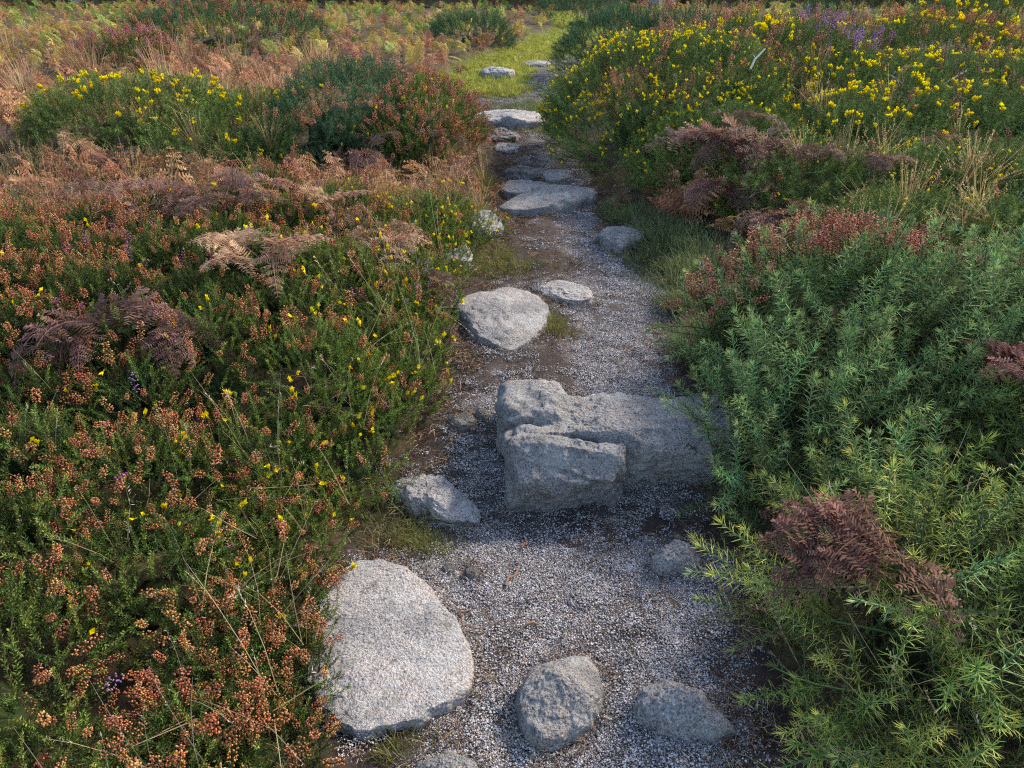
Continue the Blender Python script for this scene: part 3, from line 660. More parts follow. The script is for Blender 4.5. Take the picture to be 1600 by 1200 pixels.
def grow():
    DA = A(DOMES)
    for di, root, seed, parts, core_k, core_kind in QUEUE:
        cx, cy, rx, ry, h = DOMES[di]; base = root.location.z
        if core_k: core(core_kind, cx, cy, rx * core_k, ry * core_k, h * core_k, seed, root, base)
        nb = [k for k in range(len(DA)) if k != di and math.hypot(DA[k, 0] - cx, DA[k, 1] - cy) < max(rx, ry) + max(DA[k, 2], DA[k, 3])]
        for pt in parts:
            n = int(pt['n'])
            if n <= 0: continue
            wh = pt.get('where')
            if 'flower' in pt['lib'] and pt['name'] != 'small_flower':                                  # blossom comes in clusters with bare shoots between
                wh = (lambda D, f=wh, sd=seed: (1. if f is None else f(D)) * (.06 + .94 * sstep(.0, .35, fbm(D * 3.2 + sd * 2.3, 2))))
            P, N_ = dome_pts(n, cx, cy, rx, ry, h, seed, pt.get('cmin', .03), where=wh)
            keep = np.ones(n, bool); z = P[:, 2] - ground(P[:, 0], P[:, 1])
            for k in nb:                                               # nothing grows buried in a neighbour
                q = ((P[:, 0] - DA[k, 0]) / DA[k, 2]) ** 2 + ((P[:, 1] - DA[k, 1]) / DA[k, 3]) ** 2
                keep &= ~((q < .9) & (z < DA[k, 4] * np.sqrt(np.maximum(1 - q, 0)) ** .62 - .11))
            if cy > 4:                                                 # the far bushes' backs are bare
                tc = A([0, 0, CAM_H]) - P; tc /= np.linalg.norm(tc, axis=1)[:, None]; keep &= (N_ * tc).sum(1) > -.35
            P, N_ = P[keep], N_[keep]; n = len(P)
            if n == 0: continue
            d = aim(N_, pt.get('up', .4), pt.get('jit', .3), pt.get('out', .7), pt.get('lean', (0, 0, 0)))
            sc_ = rng.uniform(*pt.get('s', (.8, 1.2)), n); P = P - d * (pt.get('back', .08) * sc_)[:, None]
            if pt.get('stuff'): scatter(pt['name'], pt['lib'], P, d, sc_, root, origin=(cx, cy, base))
            else: place(pt['name'], pt['lib'], P, d, sc_, root, (cx, cy, base))

# --- heather mat between the flat slab and the far bracken (left of the path)
gL = 'low plants knitted into the heather mat'
def heather(cx, cy, r, h, f_r, f_y, f_p, mix, label, group=gL, lib='rust'):
    area = r * r * 3.5
    parts = [dict(name='foliage', lib='leaf', n=area * 1250 * (1 - mix), stuff=1, back=.09, up=.6, jit=.4),
             dict(name='spiny_foliage', lib='fine', n=area * 900 * (.22 + mix), stuff=1, back=.08, up=.5, jit=.4),
             dict(name='flower_spike', lib=lib, n=f_r * area, back=.025, up=.8, jit=.35, s=(.6, 1.1)),
             dict(name='gorse_flower', lib='flower', n=f_y * area, back=-.035, up=.8, jit=.5, s=(.9, 1.35)),
             dict(name='purple_spike', lib='purple' if rng.uniform() < .6 else 'mixp', n=f_p * area, back=.04, up=.9, jit=.3)]
    return plant('heather_plant' if mix < .5 else 'dwarf_gorse', label, 'heather' if mix < .5 else 'gorse', group, cx, cy, r, r, h, parts, .34)
cells = []
sp = .36
for iy in range(17):
    for ix in range(-12, 3):
        y = .50 + iy * sp * .87 + rng.normal(0, .03); x = ix * sp + (iy % 2) * sp / 2 + rng.normal(0, .03)
        r_ = .25 + rng.normal(0, .015)
        # keep the mat's rim just inside the verge
        e = xL(y) - x
        if e < .24 or x < -.85 * y - 1.15 or y > np.clip(3.45 + 1.1 * (x + 1.9), 3.4, 4.25) + .2 * n2(x, y, 1., 1, 2.)[0]: continue
        # the mat ends where the grass notch beside the wedge rock lies, and behind a slanting line towards the bracken
        cells.append((x, y, r_, e))
y = .55
while y < 4.5:                                                          # low spiny rim along the path
    for off in (.10, .22):
        cells.append((float(xL(y)) - off + rng.normal(0, .015), y + off, .15 + rng.normal(0, .01), off))
    y += .21
def lab_near(x, y):
    best = min(MARKS, key=lambda m: (m[0] - x) ** 2 + (m[1] - y) ** 2); return best[2]
MARKS = [(*at(px, py, dz)[:2], t) for px, py, dz, t in [(560, 1000, 0, 'beside the large pale slab'), (150, 1050, .4, 'in the deep mat farthest under the pale slab'), (250, 800, .4, 'in the open mat away from any stone'),
    (600, 720, 0, 'beside the narrow wedge rock'), (650, 560, .1, 'beside the flat topped stone'), (690, 400, .1, 'beside the pale low verge stone'), (140, 520, .4, 'around the collapsed purplish bracken'),
    (400, 400, .4, 'around the pale curled bracken'), (530, 330, .3, 'by the pinkish bracken drift'), (100, 400, .4, 'between the two brown bracken drifts')]]
for x, y, r_, e in cells:
    rim = r_ < .2
    mix = float(np.clip(.95 - (e - .2) * 1.0 + .35 * n2(x, y, 1.3, 2, 3.)[0], .02, .98)) if y > 1.75 else float(np.clip(.25 + .5 * n2(x, y, 2., 2, 3.)[0], 0, .6))
    if rim and y > 1.5: mix = max(mix, .7)
    h = .20 + .14 * float(sstep(.2, .8, e)) + rng.normal(0, .02)
    if rim: h = .09 + .35 * (e - .06) + abs(rng.normal(0, .015))
    rust = 430 * (1 - mix * .8) * float(np.clip(1.0 + 1.5 * n2(x, y, 1.9, 2, 13.)[0], .3, 1.9)); yel = (13 + 62 * mix) * (1 if y < 3.5 else 1.4); pur = 7 if y < 2.6 else 10 + 45 * float(sstep(.0, .5, n2(x, y, 1.1, 2, 31.)[0]))
    where_ = lab_near(x, y)
    if mix < .5: lab = ('heather with rust orange seed heads ' if pur < 20 else 'rust orange heather mixed with purple spikes ') + where_
    else: lab = ('low rim of spiny gorse ' if rim else 'spiny green gorse with yellow flowers ') + where_
    heather(x, y, r_, h, rust, yel, pur, mix, lab)

# --- gorse on the right of the path
def gorse(px, d, rx, ry, h, label, near=300, stuff=500, lib='gorse', flowers=0, fl_lib='flower', extra=(), where=None, s=(.8, 1.25), group=None, zmid=.4, core_k=.40, back=None, name='gorse_bush', cat='gorse', fs=(.9, 1.3)):
    cx = xat(px, d, zp(d) + h * .6); back = (.06 if d < 3.2 else .12) if back is None else back
    parts = [dict(name='branch', lib=lib, n=near, back=back, up=.25 if d < 3.2 else .45, jit=.24 if d < 3.2 else .35, out=1., s=s),
             dict(name='foliage', lib=lib, n=stuff * (.22 if d < 3.2 else 1.3), stuff=1, back=back + .05, up=.30 if d < 3.2 else .45, jit=.30, out=1., s=s),
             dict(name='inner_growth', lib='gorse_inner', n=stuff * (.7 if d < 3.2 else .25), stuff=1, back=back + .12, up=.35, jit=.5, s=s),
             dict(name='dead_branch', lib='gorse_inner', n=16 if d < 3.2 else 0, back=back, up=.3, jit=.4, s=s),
             dict(name='flower', lib=fl_lib, n=flowers, back=-.01, up=.6, jit=.4, where=where, s=fs)] + list(extra)
    return plant(name, label, cat, group, cx, d, rx, ry, h, parts, core_k if d < 8 else .22)
gorse(1500, 1.30, .43, .52, .31, 'large spiny gorse bush with yellow tipped shoots beside the low elongated rock', 115, 380, 'gorse_yel', s=(1.25, 1.85),
      extra=[dict(name='branch', lib='gorse', n=40, s=(1.2, 1.7), back=.06, up=.3, jit=.4), dict(name='grass_stalks', lib='stalk', n=40, stuff=1, back=.12, up=.6, jit=.5)])
gorse(1335, 2.62, .56, .52, .36, 'blue green spiny gorse bush growing over the end of the boulder', 170, 500, 'gorse', s=(1.3, 1.9),
      extra=[dict(name='heather_spike', lib='pinkr', n=170, back=-.05, up=.8, jit=.3, where=lambda D: ((D[:, 1] > -.05) & (D[:, 0] < .55) & (D[:, 2] > .25)) * 1., s=(1.1, 1.6)), dict(name='magenta_spike', lib='mixp', n=40, back=-.04, up=.8, jit=.3, where=lambda D: (D[:, 1] > .1) * 1., s=(1., 1.5)),
             dict(name='heather_foliage', lib='leaf', n=220, stuff=1, back=.08, up=.8, where=lambda D: (D[:, 1] > .05) * 1.)])
gorse(1600, 2.55, .54, .54, .37, 'blue green spiny gorse bush behind the yellow tipped one with dead bracken leaning in', 140, 420, 'gorse', s=(1.3, 1.9),
      extra=[dict(name='heather_spike', lib='mixp', n=60, back=.03, up=.8, jit=.3, where=lambda D: (D[:, 1] > .25) * 1.)])
gorse(1255, 2.20, .36, .32, .25, 'lower blue green gorse skirt spilling onto the gravel in front of the boulder end', 85, 260, 'gorse', s=(1.2, 1.75))
for px, d, r_ in [(1790, 1.7, .45), (1830, 2.6, .55), (1760, 3.45, .55), (1960, 1.4, .5), (2000, 3.2, .6), (1720, 4.6, .6)]:
    gorse(px, d, r_, r_, .34, 'plain green gorse farther into the bank behind the bushes that edge the path', 60, 330, 'gorse_far', 0, s=(1.2, 1.7), group='gorse set back from the path')
topleft = lambda D: np.clip(.15 + 1.1 * (D[:, 2] > .25) * (D[:, 0] < .45), 0, 1)
gorse(1040, 6.5, 1.0, 1.15, .80, 'big gorse bush thick with yellow flowers leaning over the path beyond the step slabs', 290, 1900, 'gorse_far', 300, 'flower_far', where=topleft, fs=(.5, .85),
      extra=[dict(name='heather_spike', lib='pinkr', n=60, back=.04, up=.8, s=(1.2, 1.8), where=lambda D: ((D[:, 2] > .6) & (D[:, 0] > -.3)) * 1.),
             dict(name='small_flower', lib='flower', n=300, back=-.02, up=.6, s=(1.0, 1.5))])
gorse(1190, 7.5, 1.0, 1.1, .80, 'tall yellow flecked gorse behind the thick flowering bush, purple heather at its back', 200, 1300, 'gorse_far', 200, 'flower_far',
      extra=[dict(name='purple_spike', lib='purple', n=45, back=.03, up=.8, s=(1.3, 2.), where=lambda D: ((D[:, 2] > .55) & (D[:, 0] > .25)) * 1.),
             dict(name='heather_spike', lib='pinkr', n=80, back=.03, up=.8, s=(1.3, 2.), where=lambda D: (D[:, 2] > .6) * 1.)])
gorse(1130, 5.35, .70, .62, .52, 'green gorse with few yellow flowers under the dead bracken by the tilted stone', 150, 900, 'gorse_far', 50, 'flower', fs=(1.2, 1.6))
gR = 'low gorse and grass tangled together on the right bank'
for k, (px, d, rx, ry, h, f) in enumerate([(1270, 4.6, .62, .6, .40, 40), (1430, 4.5, .62, .6, .40, 45), (1580, 4.4, .62, .62, .42, 40), (1350, 5.6, .8, .7, .52, 130), (1520, 5.7, .85, .75, .52, 120),
                                          (1330, 6.7, .85, .8, .58, 150), (1480, 7.0, .95, .85, .56, 140), (1630, 6.6, .9, .8, .6, 150), (1400, 3.75, .5, .45, .34, 14), (1560, 3.6, .5, .45, .34, 10)]):
    gorse(px, d, rx, ry, h, 'low green gorse flecked with yellow flowers in a tangle of dry grass', 120, 700, 'gorse_far', f, 'flower_far' if d > 5 else 'flower', group=gR, fs=(.8, 1.2),
          extra=[dict(name='grass_stalks', lib='dry', n=14 if d < 5.2 else 5, stuff=1, back=.10, up=.8, jit=.5, s=(.9, 1.3)), dict(name='heather_spike', lib='pinkr', n=30 if d > 5.5 else 8, back=.03, up=.8, s=(1.1, 1.6))])
gorse(955, 10.6, .75, 1.0, .72, 'dark green rounded gorse bush with no flowers by the far grass', 150, 900, 'gorse_dark', 0)
gorse(1060, 10.3, .85, .9, .70, 'dark green gorse with brownish top beside the flowerless bush', 120, 800, 'gorse_dark', 0, extra=[dict(name='heather_spike', lib='pinkr', n=90, back=.02, up=.8, s=(1.6, 2.4))])
gorse(1400, 12.5, 1.5, 1.2, 1.0, 'dark bluish green gorse mound standing above the yellow flecked gorse', 150, 1400, 'gorse_dark', 20, 'flower_far')
gorse(1560, 10.5, 1.2, 1.2, .85, 'gorse bush with dense bright yellow flower clusters on the right rim of the heath', 150, 1200, 'gorse_far', 280, 'flower_far', fs=(1.2, 1.9))
gorse(1440, 9.2, 1.2, 1.0, .62, 'mixed gorse and rusty heather mound in front of the dark bluish mound', 120, 1000, 'gorse_far', 110, 'flower_far', fs=(1., 1.6),
      extra=[dict(name='heather_spike', lib='rust', n=200, back=.02, up=.8, s=(1.4, 2.2))])
gorse(1262, 8.3, .75, .6, .72, 'pale purple heather clump topping the gorse ridge', 60, 600, 'gorse_far', 12, 'flower_far', name='heather_plant', cat='heather',
      extra=[dict(name='purple_spike', lib='purple', n=70, back=.02, up=.8, s=(1.2, 1.8)), dict(name='heather_spike', lib='pinkr', n=90, back=.02, up=.8, s=(1.3, 2.))])
# --- bushes on the left
gorse(205, 6.2, .85, .7, .50, 'bright green gorse with yellow flowers behind the brown dead bracken', 150, 1000, 'gorse_far', 90, 'flower_far', where=lambda D: (D[:, 2] > .45) * 1., fs=(.8, 1.3))
gorse(385, 6.0, .85, .75, .42, 'green gorse with sparse yellow flowers beside the domed rusty bush', 150, 900, 'gorse_far', 45, 'flower_far', fs=(.8, 1.2), extra=[dict(name='grass_stalks', lib='dry', n=15, stuff=1, back=.1, up=.8)])
cx = xat(545, 6.25, .7)
plant('gorse_bush', 'domed dark green gorse bush, half of a round mound at the path bend', 'gorse', None, cx, 6.2, .62, .8, .62, [
    dict(name='branch', lib='gorse_dark', n=250, back=.12, up=.3, jit=.35), dict(name='foliage', lib='gorse_dark', n=900, stuff=1, back=.15, up=.3, jit=.4),
    dict(name='flower', lib='flower', n=30, back=0, up=.6, s=(1.2, 1.6)), dict(name='heather_spike', lib='pinkr', n=60, back=.03, up=.8, s=(1.2, 1.7))], .5)
cx = xat(636, 6.2, .6)
plant('heather_plant', 'rusty topped heather mound joined to the domed dark gorse at the path bend', 'heather', None, cx, 6.25, .56, .85, .49, [
    dict(name='foliage', lib='fine', n=1200, stuff=1, back=.1, up=.4, jit=.35, s=(1.1, 1.6)), dict(name='flower_spike', lib='rust', n=170, back=.03, up=.6, jit=.35, s=(1.1, 1.6), where=lambda D: np.clip(.15 + (D[:, 2] > .35) + (D[:, 0] > .3), 0, 1)),
    dict(name='pink_spike', lib='pinkr', n=160, back=.03, up=.6, jit=.35, s=(1.2, 1.7)), dict(name='flower', lib='flower', n=16, back=0, up=.6, s=(1.2, 1.6))], .5)
gorse(350, 12.3, 1.5, 1.0, .62, 'dark green heath bush with purple heather on top in the far grass', 120, 1200, 'gorse_dark', 10, 'flower_far', extra=[dict(name='purple_spike', lib='pinkr', n=160, back=.02, up=.8, s=(1.6, 2.4)), dict(name='rust_spike', lib='rust', n=80, back=.02, up=.8, s=(1.6, 2.4))])
gorse(735, 13.6, .75, .7, .50, 'small green bush among brown bracken at the edge of the far grass', 100, 600, 'gorse_dark', 6, 'flower_far')
gorse(205, 10.2, .5, .5, .36, 'magenta pink heather clump in the pale dry grass', 60, 400, 'gorse_far', 4, 'flower_far', name='heather_plant', cat='heather', extra=[dict(name='magenta_spike', lib='mixp', n=90, back=.02, up=.8, s=(1.4, 2.2)), dict(name='rust_spike', lib='pinkr', n=110, back=.02, up=.8, s=(1.4, 2.2))])
gorse(905, 19, 1.1, .9, .6, 'grey green gorse bush at the end of the grass strip', 80, 500, 'gorse_dark', 0)

# ------------------------------------------------------------------ dead bracken plants, each frond a part
def bracken(px, py, dz, n, s, label, lib='dead', group=None, spread=1., face=None, tilt=.55, lift=0.):
    p = on_canopy(px, py); x, y = p[0], p[1]; base = p[2] - .02 + lift
    root = empty('dead_bracken' if lib.startswith('dead') else 'bracken', (x, y, base), label, 'bracken', group)
    for k in range(n):
        a = (face + rng.normal(0, .7)) if face is not None else 6.283 * (k + rng.uniform(0, .7)) / n
        d = unit([math.cos(a) * tilt * spread, math.sin(a) * tilt * spread, 1 - .25 * spread])
        o = bpy.data.objects.new('frond', LIB[lib][int(rng.integers(len(LIB[lib])))]); o.parent = root; COL.objects.link(o)
        q = Vector((0, 0, 1)).rotation_difference(Vector(d)) @ Quaternion((0, 0, 1), a + rng.normal(0, .2))
        o.rotation_euler = q.to_euler(); f = s * U(.75, 1.15); o.scale = (f, f, f); o.location = (rng.normal(0, .03), rng.normal(0, .03), rng.normal(0, .02))
    return root
gB = 'dead brown bracken standing in the heath'
bracken(140, 490, .22, 7, .66, 'dead purplish bracken with red stalk collapsed into the near heather mat', face=-1.2, tilt=1.0)
bracken(235, 520, .22, 4, .6, 'small dead bracken frond beside the collapsed one in the heather mat', face=-.5, tilt=1.0)
bracken(410, 395, .24, 8, .75, 'pale curled dead bracken lying on the heather beside green gorse shoots', 'dead_pale', tilt=.9)
bracken(520, 330, .25, 7, .7, 'pinkish dead bracken drift at the back rim of the heather mat', 'dead_pale', tilt=.9)
bracken(590, 365, .18, 9, .75, 'rusty dead bracken on the path side rim of the mat', 'dead_pale', face=-.6, tilt=.9)
bracken(430, 300, .25, 7, .7, 'pinkish dead bracken in front of the dark domed gorse', 'dead_pale', tilt=.9)
for px, py in [(60, 300), (130, 262), (215, 285), (290, 305), (350, 320), (20, 255), (110, 215), (170, 315), (30, 225), (250, 330), (75, 330), (190, 240), (310, 285)]:
    bracken(px, py, .22, 6, .72, 'brown dead bracken in the drift in front of the flowering green gorse', 'dead' if rng.uniform() < .6 else 'dead_pale', gB, tilt=.8)
bracken(575, 255, .28, 9, .85, 'dead bracken at the foot of the domed dark gorse', face=-1.4, tilt=.7)
bracken(690, 275, .22, 8, .8, 'dead bracken at the foot of the rusty heather mound', face=-1.2, tilt=.7)
bracken(600, 215, .55, 4, .5, 'brown dead bracken poking through the domed dark gorse', face=-1.5, tilt=.8)
bracken(690, 210, .5, 5, .5, 'brown dead bracken caught in the rusty heather mound', face=-1.4, tilt=.8)
bracken(1150, 225, .34, 10, 1.1, 'large dead purplish bracken cascading down the gorse by the tilted stone', face=-1.9, tilt=1.0)
bracken(1130, 290, .34, 6, .9, 'lower fronds of dead purplish bracken hanging beside the cascading one', face=-2.2, tilt=1.1)
bracken(1215, 340, .20, 9, .85, 'dead bracken clump lying at the foot of the cascading bracken', face=-1.6, tilt=.9)
bracken(1165, 180, .55, 4, .6, 'short dead bracken high on the flowering gorse', face=-2.2, tilt=.9)
bracken(1275, 235, .50, 6, .6, 'dead bracken with pale broken stalks in the middle of the gorse tangle', face=-1.9, tilt=.8)
bracken(1375, 255, .48, 5, .58, 'upright dead bracken among yellow flecks in the gorse tangle', face=-1.6, tilt=.6)
bracken(1460, 225, .5, 4, .55, 'reddish dead bracken in the yellow flecked gorse', face=-2., tilt=.8)
bracken(1330, 345, .25, 4, .5, 'dull dead bracken low in the dry grass tangle', face=-1.6, tilt=.8)
bracken(1370, 850, .30, 9, .72, 'dead maroon bracken hanging between the two gorse bushes over the gravel', 'dead_dark', face=3.3, tilt=1.1, lift=.06)
bracken(1610, 650, .44, 8, .6, 'curled dead bracken leaning on the blue green gorse', 'dead_dark', face=3.0, tilt=.7, lift=.14)
bracken(1130, 450, .08, 4, .36, 'small rusty dead bracken at the verge beside the blue green gorse', face=-2., tilt=.9)
bracken(660, 440, .10, 5, .40, 'small rusty dead bracken trailing over the verge by the pale low stone', face=-.7, tilt=1.0)

# ------------------------------------------------------------------ bramble plants with separate leaves
def m_bleaf():
    mb = MB(); n = 9; c = A((.10, .20, .11))
    t = np.linspace(0, 1, n); wd = .42 * np.sin(np.pi * t ** .8) * (1 + .12 * np.cos(t * 50)); V = []; C = []
    for i in range(n):
        z = -.10 * t[i] ** 2
        V += [[-wd[i] * .5, t[i], z + .06 * wd[i]], [0, t[i], z], [wd[i] * .5, t[i], z + .06 * wd[i]]]; C += [c * 1.15, c * .8, c * 1.15]
    F = []
    for i in range(n - 1): F += [(3 * i, 3 * i + 1, 3 * i + 4, 3 * i + 3), (3 * i + 1, 3 * i + 2, 3 * i + 5, 3 * i + 4)]
    mb.add(V, F, C); return mb.mesh('bramble_leaf', M['bramble'], True)
BL = m_bleaf()
def bramble(px, py, dz, n, s, label):
    p = on_canopy(px, py); root = empty('bramble', (p[0], p[1], p[2] - .08), label, 'bramble')
    mb = MB(); tube(mb, [[0, 0, -.08], [.01, 0, .02], [.03, -.02, .09]], .003, .002, (.12, .10, .05), (.2, .18, .07), 5)
    st = bpy.data.objects.new('stem', mb.mesh('stem', M['wood'])); st.parent = root; COL.objects.link(st)
    for k in range(n):
        o = bpy.data.objects.new('leaf', BL); o.parent = root; COL.objects.link(o); f = s * U(.7, 1.2); o.scale = (f, f, f)
        o.rotation_euler = (U(-.5, .5), U(-.4, .4), 6.283 * k / n * 2.1 + U(-.4, .4)); o.location = (rng.normal(0, .02), rng.normal(0, .02), .05 + .05 * rng.uniform())
bramble(1382, 392, .46, 10, .075, 'pale green bramble leaves standing above the heather behind the blue green gorse')
bramble(1058, 365, .10, 8, .085, 'dark green bramble at the verge beside the tilted pale stone')
bramble(1132, 425, .12, 9, .075, 'green bramble sprig in the verge beside rusty bracken')
bramble(1500, 345, .36, 8, .085, 'dark green bramble leaves in the dry grass tangle')
bramble(1225, 1150, .03, 6, .05, 'dark bramble leaves at the gravel edge under the near gorse')

# ------------------------------------------------------------------ dead twigs
def twig(pts, r, label, name='dead_twig', col=(.45, .42, .38), forks=()):
    P = A(pts); o0 = P[0]; mb = MB(); tube(mb, P - o0, r, r * .5, col, A(col) * 1.1, 6)
    for f in forks: tube(mb, A(f) - o0, r * .7, r * .3, col, col, 5)
    o = bpy.data.objects.new(name, mb.mesh(name, M['wood'], True)); COL.objects.link(o); o.location = o0; tag(o, label, 'twig')
def tw(pix, dz0, dzs, r, label, **k):
    base = on_canopy(*pix[0]); y0 = base[1]; pts = []
    for (px, py), dy in zip(pix, dzs):
        d = ray(px, py); t = (y0 + dy) / d[1]; pts.append([d[0] * t, d[1] * t, CAM_H + d[2] * t])
    return pts
twig(tw([(1172, 108), (1180, 92), (1196, 76)], .75, (0, .05, .1), 0, ''), .010, 'bare pale forked twig in the flowering gorse', forks=[tw([(1180, 92), (1176, 84)], .75, (0.05, .05), 0, '')])
twig(tw([(1400, 112), (1392, 118), (1410, 131)], .7, (0, 0, -.05), 0, ''), .011, 'bent bare grey branch on the gorse ridge')
twig(tw([(1512, 110), (1480, 128), (1465, 138)], .6, (.3, .1, 0), 0, ''), .010, 'long straight pale twig slanting over the gorse')
twig(tw([(1600, 295), (1560, 360), (1540, 400)], .3, (.1, 0, 0), 0, ''), .006, 'pale bare stem leaning in the dry grass tangle')
def ground_twig(px, py, pts, r, label, col=(.16, .10, .06)):
    p = at(px, py, .0); z = g1(p[0], p[1]) + r + .004
    twig([[p[0] + a, p[1] + b, z + .004 * (k % 2)] for k, (a, b) in enumerate(pts)], r, label, 'twig', col)
ground_twig(790, 915, [(0, 0), (.008, .03), (.03, .045), (.04, .075)], .005, 'crooked brown twig lying on the gravel in front of the boulder', (.26, .17, .11))
ground_twig(822, 975, [(0, 0), (.02, .005), (.035, 0)], .005, 'short brown stick lying on the gravel below the crooked twig', (.22, .15, .08))
ground_twig(815, 845, [(0, 0), (.01, .02), (.02, .03)], .004, 'tiny reddish twig close in front of the boulder', (.24, .12, .07))
ground_twig(715, 955, [(0, 0), (.02, -.005), (.04, .01)], .004, 'thin twig on dark soil beside the large pale slab', (.24, .16, .10))
ground_twig(1110, 1045, [(0, 0), (.012, -.025), (.022, -.035)], .006, 'dark stick lying in coarse gravel beside the near gorse', (.07, .05, .035))

# ------------------------------------------------------------------ ground cover: gravel, litter, verge grass, field cover
def rand_path(n, y0, y1, fn, pad=.0):
    y = rng.uniform(y0, y1, n * 3); x = rng.uniform(-2.5, 2.5, n * 3)
    k = (x > xL(y) - pad) & (x < xR(y) + pad); x, y = x[k], y[k]; k = rng.uniform(size=len(x)) < fn(x, y); x, y = x[k][:n], y[k][:n]
    return np.stack([x, y, ground(x, y)], 1)
UPV = lambda n, j=.1: (lambda d: d / np.linalg.norm(d, axis=1)[:, None])(rng.normal(0, j, (n, 3)) + A([0, 0, 1.]))
def cover(name, key, P, s, label, j=.15, up=None):
    if len(P) == 0: return
    o = scatter(name, key, P, UPV(len(P), j), rng.uniform(*s, len(P))); tag(o, label); return o
cover('gravel', 'gravel', rand_path(21000, .7, 5.0, lambda x, y: gravel_mask(x, y) * sstep(5.6, 2.0, y)), (.85, 1.35), 'pale grey granite grit strewn over the path', .05)
cover('gravel', 'gravel_far', rand_path(5200, 3.6, 12.6, lambda x, y: gravel_mask(x, y)), (.8, 1.2), 'pale grit on the far part of the path', .05)
bed = []
for cx_, cy_, W in ROCKS:
    C = A([cx_, cy_]); k = len(W)
    if cy_ > 6.5: continue
    for q in range(k):
        a_, b_ = W[q], W[(q + 1) % k]; L_ = np.linalg.norm(b_ - a_)
        for t_ in range(max(1, int(L_ / .014))):
            p_ = a_ + (b_ - a_) * rng.uniform(); o_ = p_ - C; bed.append(p_ + o_ / (np.linalg.norm(o_) + 1e-6) * U(-.005, .035))
bed = A(bed); bz = ground(bed[:, 0], bed[:, 1]); kb = rng.uniform(size=len(bed))
cover('gravel', 'gravel', np.stack([bed[:, 0], bed[:, 1], bz + .006], 1)[kb < .55], (.7, 1.1), 'grit banked up against the stones', .3)
cover('plant_litter', 'litter', np.stack([bed[:, 0], bed[:, 1], bz + .004], 1)[kb > .7], (.6, 1.), 'twig litter caught against the stones', .3)
cover('verge_grass', 'turf', np.stack([bed[:, 0], bed[:, 1], bz], 1)[(kb > .55) & (kb < .60)], (.5, .9), 'stray grass growing at the feet of the stones', .3)
edge_f = lambda x, y: np.clip(sstep(.22, .02, np.abs(edge_dist(x, y))) + .35 * sstep(2.5, 3., y) * sstep(.6, .4, (x - xL(y)) / (xR(y) - xL(y))) + .06, 0, 1)
cover('plant_litter', 'litter', rand_path(2600, .7, 8.5, edge_f, .12), (.8, 1.3), 'brown twig and needle litter along the path edges', .1)
def grass_zone(n, pix, dz=0, sig=.12):
    P = []
    for px, py, s_, k in pix:
        p = at(px, py, 0); m = int(n * k); xy = p[:2] + rng.normal(0, s_, (m, 2)); P.append(xy)
    P = np.concatenate(P); return np.stack([P[:, 0], P[:, 1], ground(P[:, 0], P[:, 1])], 1)
cover('verge_grass', 'turf', grass_zone(100, [(610, 815, .06, .5), (650, 830, .05, .5), (680, 850, .04, .2), (850, 515, .05, .6), (870, 525, .04, .4), (700, 368, .09, 3), (690, 380, .12, 2.5), (750, 368, .06, 1.2), (760, 420, .12, 1.5), (800, 430, .08, .6),
    (660, 340, .15, 2), (700, 310, .15, 2.5), (740, 300, .12, 1.5), (730, 440, .08, .8), (630, 1160, .04, .15), (860, 200, .12, 1.5), (870, 190, .2, 1.5), (850, 160, .3, 2)]), (.8, 1.3), 'short green verge grass beside the path', .2)
cover('verge_grass', 'lush', grass_zone(100, [(1020, 385, .12, 1.2), (1050, 410, .12, 1.2), (1080, 440, .10, 1), (960, 335, .06, .4), (975, 350, .06, .4), (1085, 480, .08, 1), (1100, 530, .06, .6), (1095, 560, .06, .5), (870, 170, .3, 3), (880, 178, .2, 2), (600, 800, .06, .15),
    (1150, 830, .05, .2)]), (.8, 1.3), 'longer green grass tufts along the gorse side of the path', .25)
def fieldpts(n, y0, y1, x0, x1, fn=None, p=1.0):
    """screen-even: fewer per square metre further off"""
    u = rng.uniform(size=n); y = 1 / (1 / y0 + (1 / y1 - 1 / y0) * u); f = rng.uniform(size=n); x = (x0 + (x1 - x0) * f) * y
    e = edge_dist(x, y); k = e < -.12
    for cx, cy, rx, ry, h in DOMES: k &= ((x - cx) / rx) ** 2 + ((y - cy) / ry) ** 2 > .75
    if fn is not None: k &= rng.uniform(size=n) < fn(x, y)
    x, y = x[k], y[k]; return np.stack([x, y, ground(x, y)], 1)
y_, x_ = rng.uniform(8.8, 26, 30000) ** 1.0, rng.uniform(-2, 4, 30000)
kk = rng.uniform(size=30000) < lawn_mask(x_, y_) * np.clip(10 / y_, 0, 1); x_, y_ = x_[kk], y_[kk]
cover('lawn_grass', 'lawn', np.stack([x_, y_, ground(x_, y_)], 1), (.8, 1.5), 'bright short turf on the far part of the path', .2)
nz = lambda x, y, s, q, a=-.2, b=.3: sstep(a, b, n2(x, y, s, 2, q))
cover('dry_grass', 'dry', fieldpts(2000, 2.9, 9, -1.0, 1.0, lambda x, y: (.4 + .5 * nz(x, y, .8, 3.)) * np.where(x > 0, sstep(1.6, 2.2, x) * (y > 4.2) * .4, 1)), (.7, 1.2), 'dry pale grass threading through the heath plants', .3)
cover('dry_grass', 'dry_far', fieldpts(1500, 6.5, 16, -1.0, .1, lambda x, y: np.clip(.12 * nz(x, y, .5, 41., -.1, .3) + sstep(-.56, -.46, x / y) * sstep(-.18, -.28, x / y) * sstep(12.5, 9.5, y) * .3, 0, 1)), (.6, 1.15), 'pale dry grass of the open heath beyond the bushes', .3)
cover('verge_grass', 'lush', fieldpts(1500, 2.9, 6.5, -1.0, -.15), (1., 1.8), 'rough green grass in the hollow behind the heather mat', .3)
